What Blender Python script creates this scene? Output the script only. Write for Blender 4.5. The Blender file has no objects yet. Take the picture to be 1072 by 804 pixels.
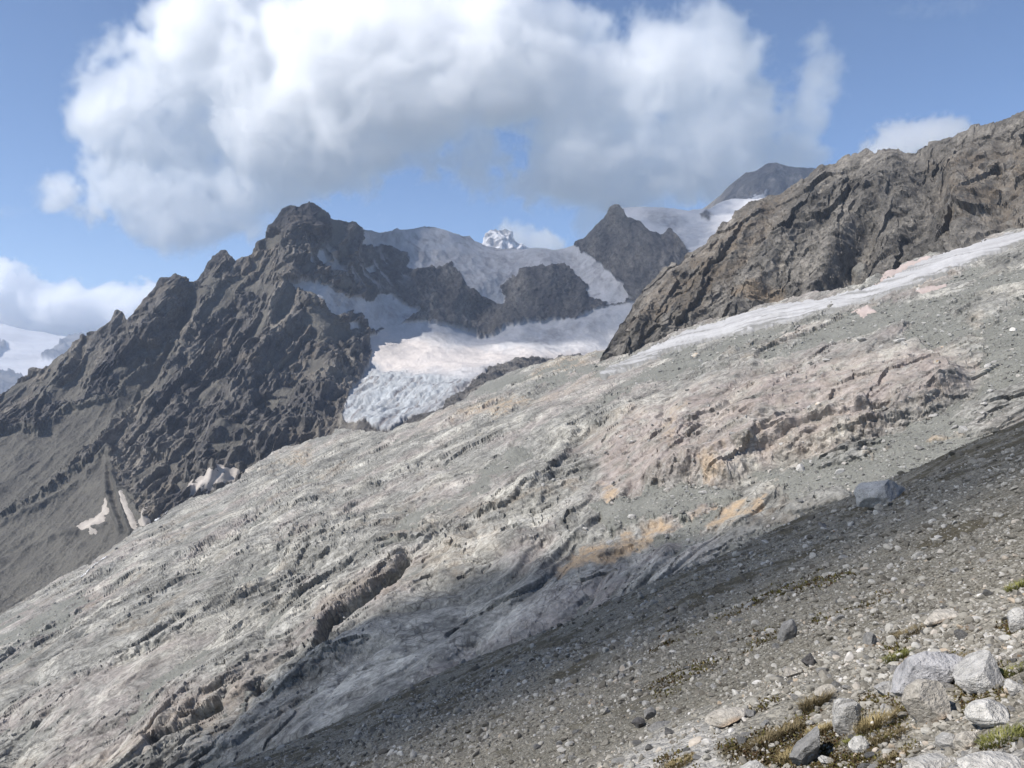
import bpy, math, random, time
import numpy as np
from concurrent.futures import ThreadPoolExecutor
T0 = time.time()
def tick(s): print('[%.1fs] %s' % (time.time() - T0, s), flush=True)
R = math.radians
F32 = np.float32
rng = np.random.default_rng(7)
random.seed(7)
FOC, CX, CY = 841.0, 536.0, 402.0
sc = bpy.context.scene
C = sc.collection

# ------------------------------------------------------------------ noise
_perm = rng.permutation(256).astype(np.int32)
_perm2 = np.concatenate([_perm, _perm, _perm])
_g = rng.normal(size=(256, 3)).astype(F32); _g /= np.linalg.norm(_g, axis=1, keepdims=True)
_rnd = rng.random((256, 6)).astype(F32)
POOL = ThreadPoolExecutor(4)
def _par(fn, q):
    """run fn on chunks of the (n,3) coordinate array in four threads"""
    n = len(q); k = max(1, min(64, n // 30000 + 1))
    return np.concatenate(list(POOL.map(fn, np.array_split(q, k))))
def _perlin(q):
    fl = np.floor(q); f = (q - fl).astype(F32); i = fl.astype(np.int32) & 255
    u = f * f * f * (f * (f * 6 - 15) + 10)
    r = None
    def corner(dx, dy, dz):
        h = _perm2[_perm2[_perm2[(i[:, 0] + dx) & 255] + ((i[:, 1] + dy) & 255)] + ((i[:, 2] + dz) & 255)]
        g = _g[h]
        return g[:, 0] * (f[:, 0] - dx) + g[:, 1] * (f[:, 1] - dy) + g[:, 2] * (f[:, 2] - dz)
    def lx(dy, dz):
        a = corner(0, dy, dz); return a + u[:, 0] * (corner(1, dy, dz) - a)
    def ly(dz):
        a = lx(0, dz); return a + u[:, 1] * (lx(1, dz) - a)
    a = ly(0)
    return (a + u[:, 2] * (ly(1) - a)) * 1.7
def fbm(q, octs=4, lac=2.03, gain=0.5):
    def f(c):
        s = np.zeros(len(c), F32); a = 1.0; c = c.astype(F32)
        for o in range(octs):
            s += a * _perlin(c); a *= gain; c = c * lac + 17.3
        return s
    return _par(f, q)
def ridged(q, octs=4, lac=2.07, gain=0.5):
    def f(c):
        s = np.zeros(len(c), F32); a = 1.0; c = c.astype(F32); w = 1.0
        for o in range(octs):
            n = 1 - np.abs(_perlin(c)); n = n * n
            s += a * n * w; w = np.clip(n * 1.6, 0, 1); a *= gain; c = c * lac + 31.7
        return s - 0.75
    return _par(f, q)
def humps(q, octs=2, lac=2.3, gain=0.4):
    """rounded backs with narrow creases between them"""
    def f(c):
        s = np.zeros(len(c), F32); a = 1.0; c = c.astype(F32)
        for o in range(octs):
            s += a * np.sqrt(np.abs(_perlin(c)) + 0.004); a *= gain; c = c * lac + 13.1
        return s - 0.5
    return _par(f, q)
def facets(q, tilt=1.0):
    """blocky rock: each cell is a tilted plane"""
    def f(c):
        c = c.astype(F32); b = np.floor(c - 0.5).astype(np.int32)
        best = np.full(len(c), 9e9, F32); out = np.zeros(len(c), F32)
        for dx in (0, 1):
            for dy in (0, 1):
                for dz in (0, 1):
                    i = b + np.array([dx, dy, dz], np.int32)
                    h = _perm2[_perm2[_perm2[i[:, 0] & 255] + (i[:, 1] & 255)] + (i[:, 2] & 255)]
                    r = _rnd[h]
                    d = c - (i + 0.5 + (r[:, :3] - 0.5) * 0.9)
                    d2 = (d * d).sum(1)
                    v = ((r[:, 3:] - 0.5) * d).sum(1) * 2 * tilt + (r[:, 0] - 0.5) * 0.9
                    m = d2 < best
                    best = np.where(m, d2, best); out = np.where(m, v, out)
        return out
    return _par(f, q)
def sstep(a, b, x):
    t = np.clip((x - a) / (b - a), 0, 1); return t * t * (3 - 2 * t)

# ------------------------------------------------------------------ screen rays -> places
def at(px, py, Y):
    px = np.asarray(px, float); py = np.asarray(py, float); Y = np.asarray(Y, float)
    return np.stack([(px - CX) / FOC * Y, Y + 0 * px, (CY - py) / FOC * Y], -1)
def curve(pts):
    p = np.array(pts, float); return lambda x: np.interp(x, p[:, 0], p[:, 1])
def rbf(ctrl, lam=0.002):
    c = np.array(ctrl, float); X = c[:, :2] / 100; v = np.log(c[:, 2]); n = len(c)
    d = np.linalg.norm(X[:, None] - X[None], axis=2)
    K = np.where(d > 0, d * d * np.log(d + 1e-12), 0) + lam * np.eye(n)
    P = np.hstack([np.ones((n, 1)), X]); A = np.zeros((n + 3, n + 3))
    A[:n, :n] = K; A[:n, n:] = P; A[n:, :n] = P.T
    w = np.linalg.solve(A, np.concatenate([v, np.zeros(3)]))
    def ev(px, py):
        q = np.stack([np.ravel(px), np.ravel(py)], 1) / 100; out = np.zeros(len(q))
        for s in range(0, len(q), 50000):
            e = q[s:s + 50000]; dd = np.linalg.norm(e[:, None] - X[None], axis=2)
            out[s:s + 50000] = np.where(dd > 0, dd * dd * np.log(dd + 1e-12), 0) @ w[:n] + w[n] + e @ w[n + 1:]
        return np.exp(out).reshape(np.shape(px))
    return ev
def poly_sd(px, py, poly):
    """signed distance in pixels, positive inside"""
    p = np.array(poly, float); q = np.roll(p, -1, 0)
    x = px.ravel(); y = py.ravel()
    out = np.full(x.shape, -60.0)
    lo = p.min(0) - 50; hi = p.max(0) + 50
    s = np.where((x > lo[0]) & (x < hi[0]) & (y > lo[1]) & (y < hi[1]))[0]
    xs, ys = x[s], y[s]; d = np.full(len(s), 1e9); ins = np.zeros(len(s), bool)
    for (x1, y1), (x2, y2) in zip(p, q):
        ex, ey = x2 - x1, y2 - y1; L = ex * ex + ey * ey + 1e-9
        t = np.clip(((xs - x1) * ex + (ys - y1) * ey) / L, 0, 1)
        d = np.minimum(d, np.hypot(xs - x1 - t * ex, ys - y1 - t * ey))
        c = ((y1 > ys) != (y2 > ys)) & (xs < (x2 - x1) * (ys - y1) / (y2 - y1 + 1e-12) + x1)
        ins ^= c
    out[s] = np.where(ins, d, -d)
    return out.reshape(px.shape)
def line_d(px, py, pts):
    """distance to a polyline, side (+ = below/right going along), and position 0..1 along it"""
    p = np.array(pts, float); x = px.ravel(); y = py.ravel()
    d = np.full(x.shape, 1e9); side = np.zeros(x.shape); tt = np.zeros(x.shape); n = len(p) - 1
    for k in range(n):
        (x1, y1), (x2, y2) = p[k], p[k + 1]
        ex, ey = x2 - x1, y2 - y1; L = ex * ex + ey * ey
        t0 = ((x - x1) * ex + (y - y1) * ey) / L; t = np.clip(t0, 0, 1)
        dd = np.hypot(x - x1 - t * ex, y - y1 - t * ey); m = dd < d
        d = np.where(m, dd, d); side = np.where(m, np.sign(ex * (y - y1) - ey * (x - x1)), side); tt = np.where(m, (k + t) / n, tt)
    return d.reshape(px.shape), side.reshape(px.shape), tt.reshape(px.shape)

class Patch: pass
def make_patch(top, bottom, px0, px1, step, depth, back=None, jag=0.0, jag_seed=0):
    """a sheet of ground whose crest and foot run along two curves; past the crest it falls away behind"""
    a = Patch()
    w = int((px1 - px0) / step) + 1; px = np.linspace(px0, px1, w)
    t = top(px); b = bottom(px)
    if jag:
        q = np.stack([px / 14, px * 0 + jag_seed, px * 0], 1); q2 = np.stack([px / 4, px * 0 + jag_seed + 9, px * 0], 1)
        t = t + jag * (fbm(q, 3) * 1.6 + np.abs(fbm(q2, 2)) * 1.0)
    h = int(np.max(b - t) / step) + 2
    v = np.linspace(0, 1, h)[:, None]
    a.PX = np.repeat(px[None], h, 0); a.PY = t[None] + (b - t)[None] * v
    gx = np.arange(px0 - 3, px1 + 5, 2.0); gy = np.arange(a.PY.min() - 3, a.PY.max() + 5, 2.0)
    D = np.log(depth(np.repeat(gx[None], len(gy), 0), np.repeat(gy[:, None], len(gx), 1)))
    fx = (a.PX - gx[0]) / 2; fy = (a.PY - gy[0]) / 2; ix = np.clip(fx.astype(int), 0, len(gx) - 2); iy = np.clip(fy.astype(int), 0, len(gy) - 2); fx = fx - ix; fy = fy - iy
    D = (D[iy, ix] * (1 - fx) + D[iy, ix + 1] * fx) * (1 - fy) + (D[iy + 1, ix] * (1 - fx) + D[iy + 1, ix + 1] * fx) * fy
    Y = np.exp(D)
    a.Y = Y
    P = at(a.PX, a.PY, Y)
    if back:
        L, slope, nb = back
        rows = []
        for k in range(nb, 0, -1):
            s = L * (k / nb) ** 1.5
            d = P[0] / np.linalg.norm(P[0], axis=1, keepdims=True); d = d * [1, 1, 0]
            rows.append(P[0] + d * s - np.array([0, 0, 1.0]) * s * slope)
        P = np.concatenate([np.array(rows), P]); nb = len(rows)
        a.PX = np.concatenate([np.repeat(a.PX[:1], nb, 0), a.PX]); a.PY = np.concatenate([np.repeat(a.PY[:1], nb, 0), a.PY])
        a.nb = nb
    else: a.nb = 0
    a.P = P.astype(F32); a.shape = P.shape[:2]
    N = normals(a.P)
    for _ in range(6): N[1:-1, 1:-1] = (N[1:-1, 1:-1] * 2 + N[:-2, 1:-1] + N[2:, 1:-1] + N[1:-1, :-2] + N[1:-1, 2:]) / 6
    a.N = N / np.linalg.norm(N, axis=2, keepdims=True)
    return a
def normals(P):
    du = np.gradient(P, axis=1); dv = np.gradient(P, axis=0)
    n = np.cross(du, dv); n /= np.linalg.norm(n, axis=2, keepdims=True) + 1e-9
    n[n[..., 2] < 0] *= -1 if (n[..., 2] < 0).mean() < 0.9 else -1
    return n.astype(F32)
def axis_coords(P, ax, stretch, scale):
    """world coordinates squeezed along one direction, so that noise runs in streaks that way"""
    q = P.reshape(-1, 3).astype(F32); ax = np.asarray(ax, F32); ax = ax / np.linalg.norm(ax)
    d = q @ ax
    return (q + np.outer(d * (1 / stretch - 1), ax)) / scale
def displace(a, d, out=0.0):
    """relief: rock stands out of the face, partly straight up from it and partly outwards over the valley"""
    D = a.N
    if out:
        V = -a.P / np.linalg.norm(a.P, axis=2, keepdims=True); D = a.N * (1 - out) + V * out; D = D / np.linalg.norm(D, axis=2, keepdims=True)
    a.P = (a.P + D * d.reshape(a.shape)[..., None]).astype(F32)

def grid_mesh(name, P, keep=None, attrs=None, mat=None, smooth=True):
    """link one mesh from a grid of points; keep = which quads; attrs = per-point values"""
    h, w = P.shape[:2]
    idx = np.arange(h * w, dtype=np.int32).reshape(h, w)
    f = np.stack([idx[:-1, :-1], idx[1:, :-1], idx[1:, 1:], idx[:-1, 1:]], -1)
    if keep is not None: f = f[keep]
    f = f.reshape(-1, 4)
    used = np.zeros(h * w, bool); used[f.ravel()] = True
    remap = np.cumsum(used) - 1
    f = remap[f].astype(np.int32); v = P.reshape(-1, 3)[used]
    fn = np.cross(v[f[:, 1]] - v[f[:, 0]], v[f[:, 2]] - v[f[:, 0]])
    if (fn[:, 2]).sum() < 0: f = f[:, ::-1].copy()
    return raw_mesh(name, v, f, {k: x.reshape(h * w, -1)[used] for k, x in (attrs or {}).items()}, mat, smooth)
def raw_mesh(name, v, f, attrs=None, mat=None, smooth=True):
    me = bpy.data.meshes.new(name); n = f.shape[1]
    me.vertices.add(len(v)); me.vertices.foreach_set('co', np.ascontiguousarray(v, F32).ravel())
    me.loops.add(f.size); me.loops.foreach_set('vertex_index', np.ascontiguousarray(f, np.int32).ravel())
    me.polygons.add(len(f)); me.polygons.foreach_set('loop_start', np.arange(0, f.size, n, dtype=np.int32))
    me.polygons.foreach_set('loop_total', np.full(len(f), n, np.int32))
    me.polygons.foreach_set('use_smooth', np.full(len(f), smooth, bool))
    for k, x in (attrs or {}).items():
        x = np.ascontiguousarray(x, F32)
        if x.ndim == 2 and x.shape[1] == 3:
            at_ = me.attributes.new(k, 'FLOAT_VECTOR', 'POINT'); at_.data.foreach_set('vector', x.ravel())
        else:
            at_ = me.attributes.new(k, 'FLOAT', 'POINT'); at_.data.foreach_set('value', x.ravel())
    me.update(calc_edges=True)
    if mat: me.materials.append(mat)
    o = bpy.data.objects.new(name, me); C.objects.link(o)
    return o
def tag(o, label, cat, group=None, kind=None):
    o['label'] = label; o['category'] = cat
    if group: o['group'] = group
    if kind: o['kind'] = kind
    return o

# ------------------------------------------------------------------ materials
class NT:
    def __init__(s, name):
        s.m = bpy.data.materials.new(name); s.m.use_nodes = True; s.t = s.m.node_tree; s.t.nodes.clear()
        s.out = s.n('ShaderNodeOutputMaterial')
    def n(s, typ, **kw):
        x = s.t.nodes.new(typ)
        for k, v in kw.items():
            if k.startswith('i_'):
                kk = k[2:]; kk = int(kk) if kk.isdigit() else kk.replace('_', ' ')
                s.set(x, kk, v)
            else: setattr(x, k, v)
        return x
    def set(s, x, k, v):
        if isinstance(v, bpy.types.NodeSocket): s.t.links.new(v, x.inputs[k])
        else: x.inputs[k].default_value = v
    def attr(s, name, vec=False):
        x = s.n('ShaderNodeAttribute', attribute_name=name); return x.outputs['Vector' if vec else 'Fac']
    def math(s, op, a, b=0.0, c=0.0, clamp=False):
        x = s.n('ShaderNodeMath', operation=op, use_clamp=clamp); s.set(x, 0, a); s.set(x, 1, b); s.set(x, 2, c); return x.outputs[0]
    def noise(s, vec, scale, detail=5, rough=0.55, dist=0.0, lac=2.0):
        x = s.n('ShaderNodeTexNoise'); s.set(x, 'Vector', vec); s.set(x, 'Scale', scale); s.set(x, 'Detail', detail); s.set(x, 'Roughness', rough); s.set(x, 'Distortion', dist); s.set(x, 'Lacunarity', lac)
        return x.outputs['Fac']
    def vor(s, vec, scale, feat='F1', out='Distance', rand=1.0):
        x = s.n('ShaderNodeTexVoronoi', feature=feat); s.set(x, 'Vector', vec); s.set(x, 'Scale', scale); s.set(x, 'Randomness', rand); return x.outputs[out]
    def ramp(s, fac, stops, interp='LINEAR'):
        x = s.n('ShaderNodeValToRGB'); s.set(x, 'Fac', fac); r = x.color_ramp; r.interpolation = interp
        while len(r.elements) < len(stops): r.elements.new(0.5)
        for e, (p, c) in zip(r.elements, stops):
            e.position = p; e.color = (c, c, c, 1) if isinstance(c, (int, float)) else (*c, 1)
        return x.outputs['Color']
    def mix(s, fac, a, b, mode='MIX'):
        x = s.n('ShaderNodeMix', data_type='RGBA', blend_type=mode); s.set(x, 0, fac)
        for k, v in ((6, a), (7, b)):
            s.set(x, k, v if isinstance(v, bpy.types.NodeSocket) else ((v, v, v, 1) if isinstance(v, (int, float)) else (*v, 1)))
        return x.outputs[2]
    def sharp(s, fac, lo, hi):
        x = s.n('ShaderNodeMapRange'); s.set(x, 0, fac); s.set(x, 1, lo); s.set(x, 2, hi); return x.outputs[0]
    def finish(s, col, rough=0.9, bump=None, strength=0.5, dist=1.0, spec=0.2):
        b = s.n('ShaderNodeBsdfPrincipled'); s.set(b, 'Base Color', col); s.set(b, 'Roughness', rough); s.set(b, 'Specular IOR Level', spec)
        if bump is not None:
            k = s.n('ShaderNodeBump'); s.set(k, 'Height', bump); s.set(k, 'Strength', strength); s.set(k, 'Distance', dist)
            s.t.links.new(k.outputs[0], b.inputs['Normal'])
        s.t.links.new(b.outputs[0], s.out.inputs['Surface']); s.bsdf = b
        return s.m
def terrain_mat(name, rock, scree, unit, snow=None, warm=(0.34, 0.2, 0.11), pink=(0.33, 0.24, 0.22), contrast=1.0, bump=0.6, joints=0.0):
    """unit = metres that one picture-sized grain spans on this landform; attributes flow (streak coordinates), scree, snow, warm, pink, dirt"""
    t = NT(name); fl = t.attr('flow', True)
    pos = t.n('ShaderNodeNewGeometry').outputs['Position']
    n1 = t.noise(fl, 1 / (unit * 40), 7, 0.62, 0.4)
    n2 = t.noise(fl, 1 / (unit * 7), 5, 0.65, 0.6)
    n3 = t.noise(pos, 1 / (unit * 2.2), 4, 0.7)
    rc = t.ramp(n1, [(0.32, rock[0]), (0.5, rock[1]), (0.68, rock[2])])
    rc = t.mix(1.0, rc, t.ramp(n2, [(0.3, 1 - 0.42 * contrast), (0.5, 1.0), (0.7, 1 + 0.3 * contrast)]), 'MULTIPLY')
    rc = t.mix(1.0, rc, t.ramp(n3, [(0.3, 1 - 0.25 * contrast), (0.7, 1 + 0.22 * contrast)]), 'MULTIPLY')
    if joints:
        ed = t.n('ShaderNodeVectorMath', operation='ADD', i_0=fl, i_1=t.n('ShaderNodeVectorMath', operation='SCALE', i_0=t.n('ShaderNodeTexNoise', i_Vector=fl, i_Scale=1 / (unit * 9)).outputs['Color'], i_Scale=unit * 5).outputs[0]).outputs[0]
        e1 = t.vor(ed, 1 / (unit * 11), 'DISTANCE_TO_EDGE'); e2 = t.vor(ed, 1 / (unit * 30), 'DISTANCE_TO_EDGE')
        em = t.sharp(t.noise(pos, 1 / (unit * 30), 3), 0.45, 0.6)
        ck = t.math('MULTIPLY', t.math('SUBTRACT', 1.0, t.math('MINIMUM', t.sharp(e1, 0.0, 0.07), t.sharp(e2, 0.0, 0.035))), em)
        rc = t.mix(t.math('MULTIPLY', ck, joints), rc, (0.07, 0.065, 0.058))
    rc = t.mix(t.attr('pale'), rc, t.mix(1.0, rc, (1.4, 1.38, 1.35), 'MULTIPLY'))
    rc = t.mix(t.math('MULTIPLY', t.attr('pink'), t.sharp(t.noise(fl, 1 / (unit * 18), 4), 0.3, 0.6)), rc, t.mix(1.0, pink, t.ramp(n2, [(0.3, 0.7), (0.7, 1.25)]), 'MULTIPLY'))
    rc = t.mix(t.math('MULTIPLY', t.attr('warm'), t.sharp(t.noise(fl, 1 / (unit * 12), 4), 0.35, 0.6)), rc, t.mix(1.0, warm, t.ramp(n3, [(0.3, 0.75), (0.7, 1.2)]), 'MULTIPLY'))
    sn = t.noise(pos, 1 / (unit * 1.5), 5, 0.75)
    s2 = t.noise(pos, 1 / (unit * 26), 5, 0.6)
    sc_ = t.mix(t.sharp(s2, 0.35, 0.65), scree[0], scree[1])
    sc_ = t.mix(1.0, sc_, t.ramp(sn, [(0.3, 0.72), (0.6, 1.08), (0.72, 1.6)]), 'MULTIPLY')
    col = t.mix(t.attr('scree'), rc, sc_)
    h = t.math('ADD', t.math('MULTIPLY', n2, 1.6), n3)
    if snow:
        dn = t.noise(fl, 1 / (unit * 14), 6, 0.65, 0.5)
        df = t.math('MAXIMUM', t.math('MULTIPLY', t.attr('dirt_shade'), t.sharp(dn, 0.3, 0.62)), t.sharp(t.attr('dirt_shade'), 0.75, 1.0))  # real dirt together with the painted shade of crevasses
        snc = t.mix(t.sharp(t.noise(fl, 1 / (unit * 45), 4), 0.35, 0.65), snow[0], snow[1])
        snc = t.mix(1.0, snc, t.ramp(t.noise(pos, 1 / (unit * 3), 3, 0.6), [(0.3, 0.9), (0.7, 1.06)]), 'MULTIPLY')
        snc = t.mix(t.attr('cream'), snc, t.mix(1.0, (0.54, 0.495, 0.465), t.ramp(dn, [(0.3, 0.9), (0.7, 1.05)]), 'MULTIPLY'))
        snc = t.mix(t.attr('ice'), snc, t.mix(1.0, (0.38, 0.4, 0.415), t.ramp(n2, [(0.35, 0.75), (0.65, 1.15)]), 'MULTIPLY'))
        snc = t.mix(df, snc, snow[2])
        sf = t.attr('snow')
        col = t.mix(sf, col, snc)
        h = t.math('MULTIPLY', h, t.math('SUBTRACT', 1.0, t.math('MULTIPLY', sf, 0.8)))
    return t.finish(col, 0.92, h, bump, unit * 1.2, 0.12)

# ================================================================== THE MASSIF: dark mountain, headwall, glacier
STEP = 0.9
def warp(px, py, amp, scale, seed):
    q = np.stack([px.ravel() / scale, py.ravel() / scale, px.ravel() * 0 + seed], 1)
    a = fbm(q, 4, gain=0.6).reshape(px.shape); b = fbm(q + 50.5, 4, gain=0.6).reshape(px.shape)
    return px + amp * a, py + amp * b
def soft(px, py, poly, width):
    return sstep(-width, width, poly_sd(px, py, poly))

mass_top = curve([(-70, 455), (0, 413), (22, 398), (50, 381), (92, 349), (112, 341), (120, 335), (124, 327), (130, 327), (133, 333), (146, 323), (160, 306), (174, 293), (180, 288), (190, 290), (197, 296), (203, 299),
    (218, 282), (229, 272), (233, 264), (236, 264), (239, 272), (247, 276), (252, 273), (263, 267), (274, 254), (288, 239), (297, 225), (305, 217), (310, 222), (318, 217), (328, 218), (337, 224), (343, 229), (351, 232), (358, 231), (373, 233), (381, 239),
    (396, 242), (411, 242), (415, 239), (421, 240), (436, 238), (444, 235), (457, 238), (462, 238), (472, 243), (484, 246), (492, 246), (497, 251), (509, 257), (520, 259), (545, 260), (566, 259), (592, 260),
    (600, 256), (613, 250), (626, 237), (634, 229), (641, 217), (647, 216), (652, 219), (656, 229), (664, 231), (671, 233), (677, 240), (682, 245), (692, 246), (702, 239), (710, 248), (718, 262), (740, 285), (760, 300)])
mass_bot = curve([(-70, 735), (0, 690), (100, 625), (150, 590), (200, 555), (250, 525), (300, 505), (350, 488), (420, 470), (470, 455), (500, 440), (560, 420), (640, 410), (760, 400)])
mass_ctrl = [(-60, 452, 1450), (0, 413, 1550), (0, 500, 1330), (0, 580, 1150), (0, 650, 960), (-60, 700, 900), (50, 381, 1650), (100, 345, 1720), (180, 288, 1850), (203, 299, 1880), (235, 265, 1950), (274, 254, 2020), (305, 217, 2080), (330, 218, 2100),
    (351, 232, 2180), (380, 238, 2320), (411, 242, 2600), (440, 236, 2850), (470, 242, 2950), (510, 257, 3050), (545, 260, 3080), (592, 260, 3050), (613, 250, 2900), (642, 217, 2800), (670, 233, 2760), (700, 240, 2720), (720, 266, 2650), (760, 300, 2600),
    (150, 553, 1100), (150, 590, 1060), (100, 500, 1320), (200, 520, 1180), (250, 487, 1290), (300, 470, 1300), (350, 452, 1320), (300, 400, 1600), (200, 420, 1500), (120, 430, 1520), (100, 390, 1600), (240, 350, 1760), (300, 320, 1860), (350, 300, 2000), (340, 350, 1850), (385, 352, 2000), (375, 400, 1700),
    (400, 447, 1240), (375, 435, 1330), (440, 405, 1500), (480, 385, 1680), (500, 400, 1500), (520, 378, 1850), (560, 368, 2050), (620, 360, 2250), (430, 372, 1900), (420, 345, 2150), (500, 349, 2420), (500, 300, 2560), (440, 300, 2450), (400, 270, 2420), (440, 275, 2600), (470, 265, 2800),
    (570, 336, 2480), (570, 280, 2720), (540, 300, 2650), (520, 275, 2850), (620, 275, 2800), (650, 316, 2520), (630, 330, 2480), (680, 300, 2500), (680, 345, 2380), (740, 340, 2300), (640, 400, 2000), (300, 505, 1260), (420, 470, 1160), (560, 420, 1400), (700, 270, 2600)]
mass = make_patch(mass_top, mass_bot, -70, 760, STEP, rbf(mass_ctrl, 0.004), back=(400, 0.9, 6), jag=0.9, jag_seed=3)
tick('massif grid %s' % (mass.shape,))
px, py = mass.PX, mass.PY; P0 = mass.P.copy()
wx, wy = warp(px, py, 4.0, 22.0, 1.0)
wx2, wy2 = warp(px, py, 1.6, 6.0, 5.0)
wx = wx + wx2 - px; wy = wy + wy2 - py
S_dome = [(383, 236), (411, 232), (440, 228), (484, 236), (509, 250), (545, 254), (592, 254), (607, 256), (610, 262), (618, 268), (637, 283), (648, 292), (663, 318), (640, 316), (622, 312), (610, 295), (597, 282), (587, 277), (569, 278), (543, 281), (527, 297), (529, 316), (527, 319), (506, 311), (490, 303), (485, 297), (484, 287), (480, 281), (472, 273), (451, 279), (441, 281), (426, 277), (424, 265), (416, 258), (406, 260), (378, 254)]
S_flank = [(302, 298), (326, 298), (333, 296), (356, 308), (381, 313), (384, 316), (399, 307), (414, 308), (426, 316), (438, 327), (420, 338), (411, 341), (391, 347), (384, 336), (378, 329), (361, 326), (346, 326), (338, 322), (326, 314)]
S_basin = [(386, 352), (395, 348), (406, 341), (426, 337), (452, 336), (467, 341), (492, 346), (509, 353), (532, 342), (553, 337), (579, 334), (605, 333), (612, 328), (621, 324), (637, 319), (665, 315), (690, 330), (690, 372), (640, 376), (600, 372), (560, 374), (520, 380), (505, 392), (492, 402), (480, 412), (462, 428), (445, 434), (425, 440), (410, 450), (395, 449), (380, 441), (360, 440), (358, 428), (366, 412), (376, 398), (386, 385), (389, 368)]
spots = [[(333, 262), (338, 260), (343, 275), (336, 279), (331, 270)], [(343, 286), (354, 286), (355, 291), (347, 291)], [(383, 280), (392, 277), (393, 284), (387, 285)], [(364, 339), (374, 337), (377, 344), (366, 346)], [(318, 250), (321, 251), (322, 258), (319, 256)], [(345, 325), (362, 328), (358, 332), (346, 330)], [(430, 277), (448, 278), (450, 282), (432, 282)], [(322, 268), (327, 268), (330, 276), (325, 277)]]
snow = np.maximum.reduce([soft(wx, wy, S_dome, 0.5), soft(wx, wy, S_flank, 0.5), soft(px + wx2 - px, wy2, S_basin, 0.7)] + [soft(px, py, s, 0.6) for s in spots])
thin = soft(px, py, [(370, 270), (425, 262), (430, 290), (395, 300), (330, 285), (335, 262)], 12)     # thin veil of old snow among the rocks
thin_n = fbm(axis_coords(P0, (0.3, 0.4, -1), 3, 45), 4).ravel().reshape(px.shape)
snow = np.maximum(snow, 0.55 * thin * sstep(0.15, 0.5, thin_n))
left_poly = [(-200, 100), (381, 100), (381, 239), (377, 256), (384, 300), (384, 336), (391, 348), (388, 352), (389, 368), (386, 385), (376, 398), (366, 412), (358, 428), (352, 460), (352, 900), (-200, 900)]
isleft = poly_sd(px, py, left_poly) > 0
lw = soft(px, py, left_poly, 14)
# direction that gullies run: straight from one place on the face to another
A = at(330, 300, 1930); B = at(215, 470, 1330); ax_left = B - A
A = at(570, 285, 2700); B = at(560, 335, 2480); ax_wall = B - A
qa = axis_coords(P0, ax_left, 6.0, 150); qb = axis_coords(P0, ax_left, 3.2, 52); qc = axis_coords(P0, ax_left, 2.2, 17)
strat = axis_coords(P0, (0.8, 0.5, 0.25), 3.0, 26)
f3 = P0.reshape(-1, 3)
wv_ = fbm(f3 / 90, 3)[:, None]
rl = ridged(qa + wv_ * 0.3, 3) * 24 + ridged(axis_coords(P0, ax_left, 11, 52) + wv_ * 0.3, 3) * 21 + ridged(axis_coords(P0, ax_left, 7.5, 18) + wv_ * 0.45, 3) * 6.5 + ridged(strat, 3) * 1.8 + ridged(axis_coords(P0, ax_left, 5.0, 8.5) + wv_ * 0.5, 2) * 2.4 + facets(axis_coords(P0, ax_left, 4.0, 12), 1.6) * 2.0 + fbm(f3 / 5, 2) * 0.8
rl = rl.reshape(px.shape)
rw_ = (ridged(axis_coords(P0, ax_wall, 2.6, 90), 4) * 12 + facets(f3 / 20) * 4 + facets(f3 / 9) * 2 + fbm(f3 / 10, 3) * 2).reshape(px.shape)
rock = rl * lw + rw_ * (1 - lw)
# scree: lies where the rock is hollow, and on the aprons at the foot
apron = np.maximum.reduce([soft(wx, wy, [(-80, 470), (0, 452), (40, 452), (75, 425), (110, 420), (150, 385), (178, 352), (186, 356), (160, 405), (120, 440), (90, 475), (40, 520), (0, 540), (-80, 560)], 5), soft(wx, wy, [(-80, 545), (0, 545), (60, 505), (115, 470), (125, 505), (150, 545), (165, 640), (-80, 800)], 8),
    0.85 * soft(wx, wy, [(312, 316), (345, 335), (372, 348), (362, 362), (335, 360), (318, 340)], 6), 0.9 * soft(wx, wy, [(232, 300), (252, 285), (262, 292), (230, 330), (205, 345), (210, 325)], 4)])
lo = (ridged(qa, 2) * 20 + fbm(P0.reshape(-1, 3) / 200, 3) * 16).reshape(px.shape)
level = lo * 0.8 - 1.5 + apron * 40 + 5 * sstep(330, 520, py)
scree = sstep(-5, 6, level - rock) * lw
scree = np.maximum(scree, sstep(0.3, 0.9, apron))
scree_h = (fbm(P0.reshape(-1, 3) / 60, 3) * 5 + ridged(axis_coords(P0, ax_left, 6, 28), 2) * 3.0 + fbm(P0.reshape(-1, 3) / 8, 3) * 1.0).reshape(px.shape)
ground = rock * (1 - scree) + np.clip(level, -40, 26) * scree * (1 - apron) + scree_h * scree
# moraine ribs running down the valley
for pts, hgt in (([(118, 470), (120, 500), (128, 530), (138, 560)], 9), ([(128, 440), (112, 480), (113, 520), (128, 555)], 10), ([(150, 545), (143, 520), (140, 490), (150, 465)], 8), ([(-20, 560), (40, 532), (90, 500), (115, 470)], 8), ([(0, 590), (60, 560), (110, 550)], 6)):
    d, s, t_ = line_d(px, py, pts); ground += hgt * np.exp(-(d / 3.0) ** 2) * scree
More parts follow.
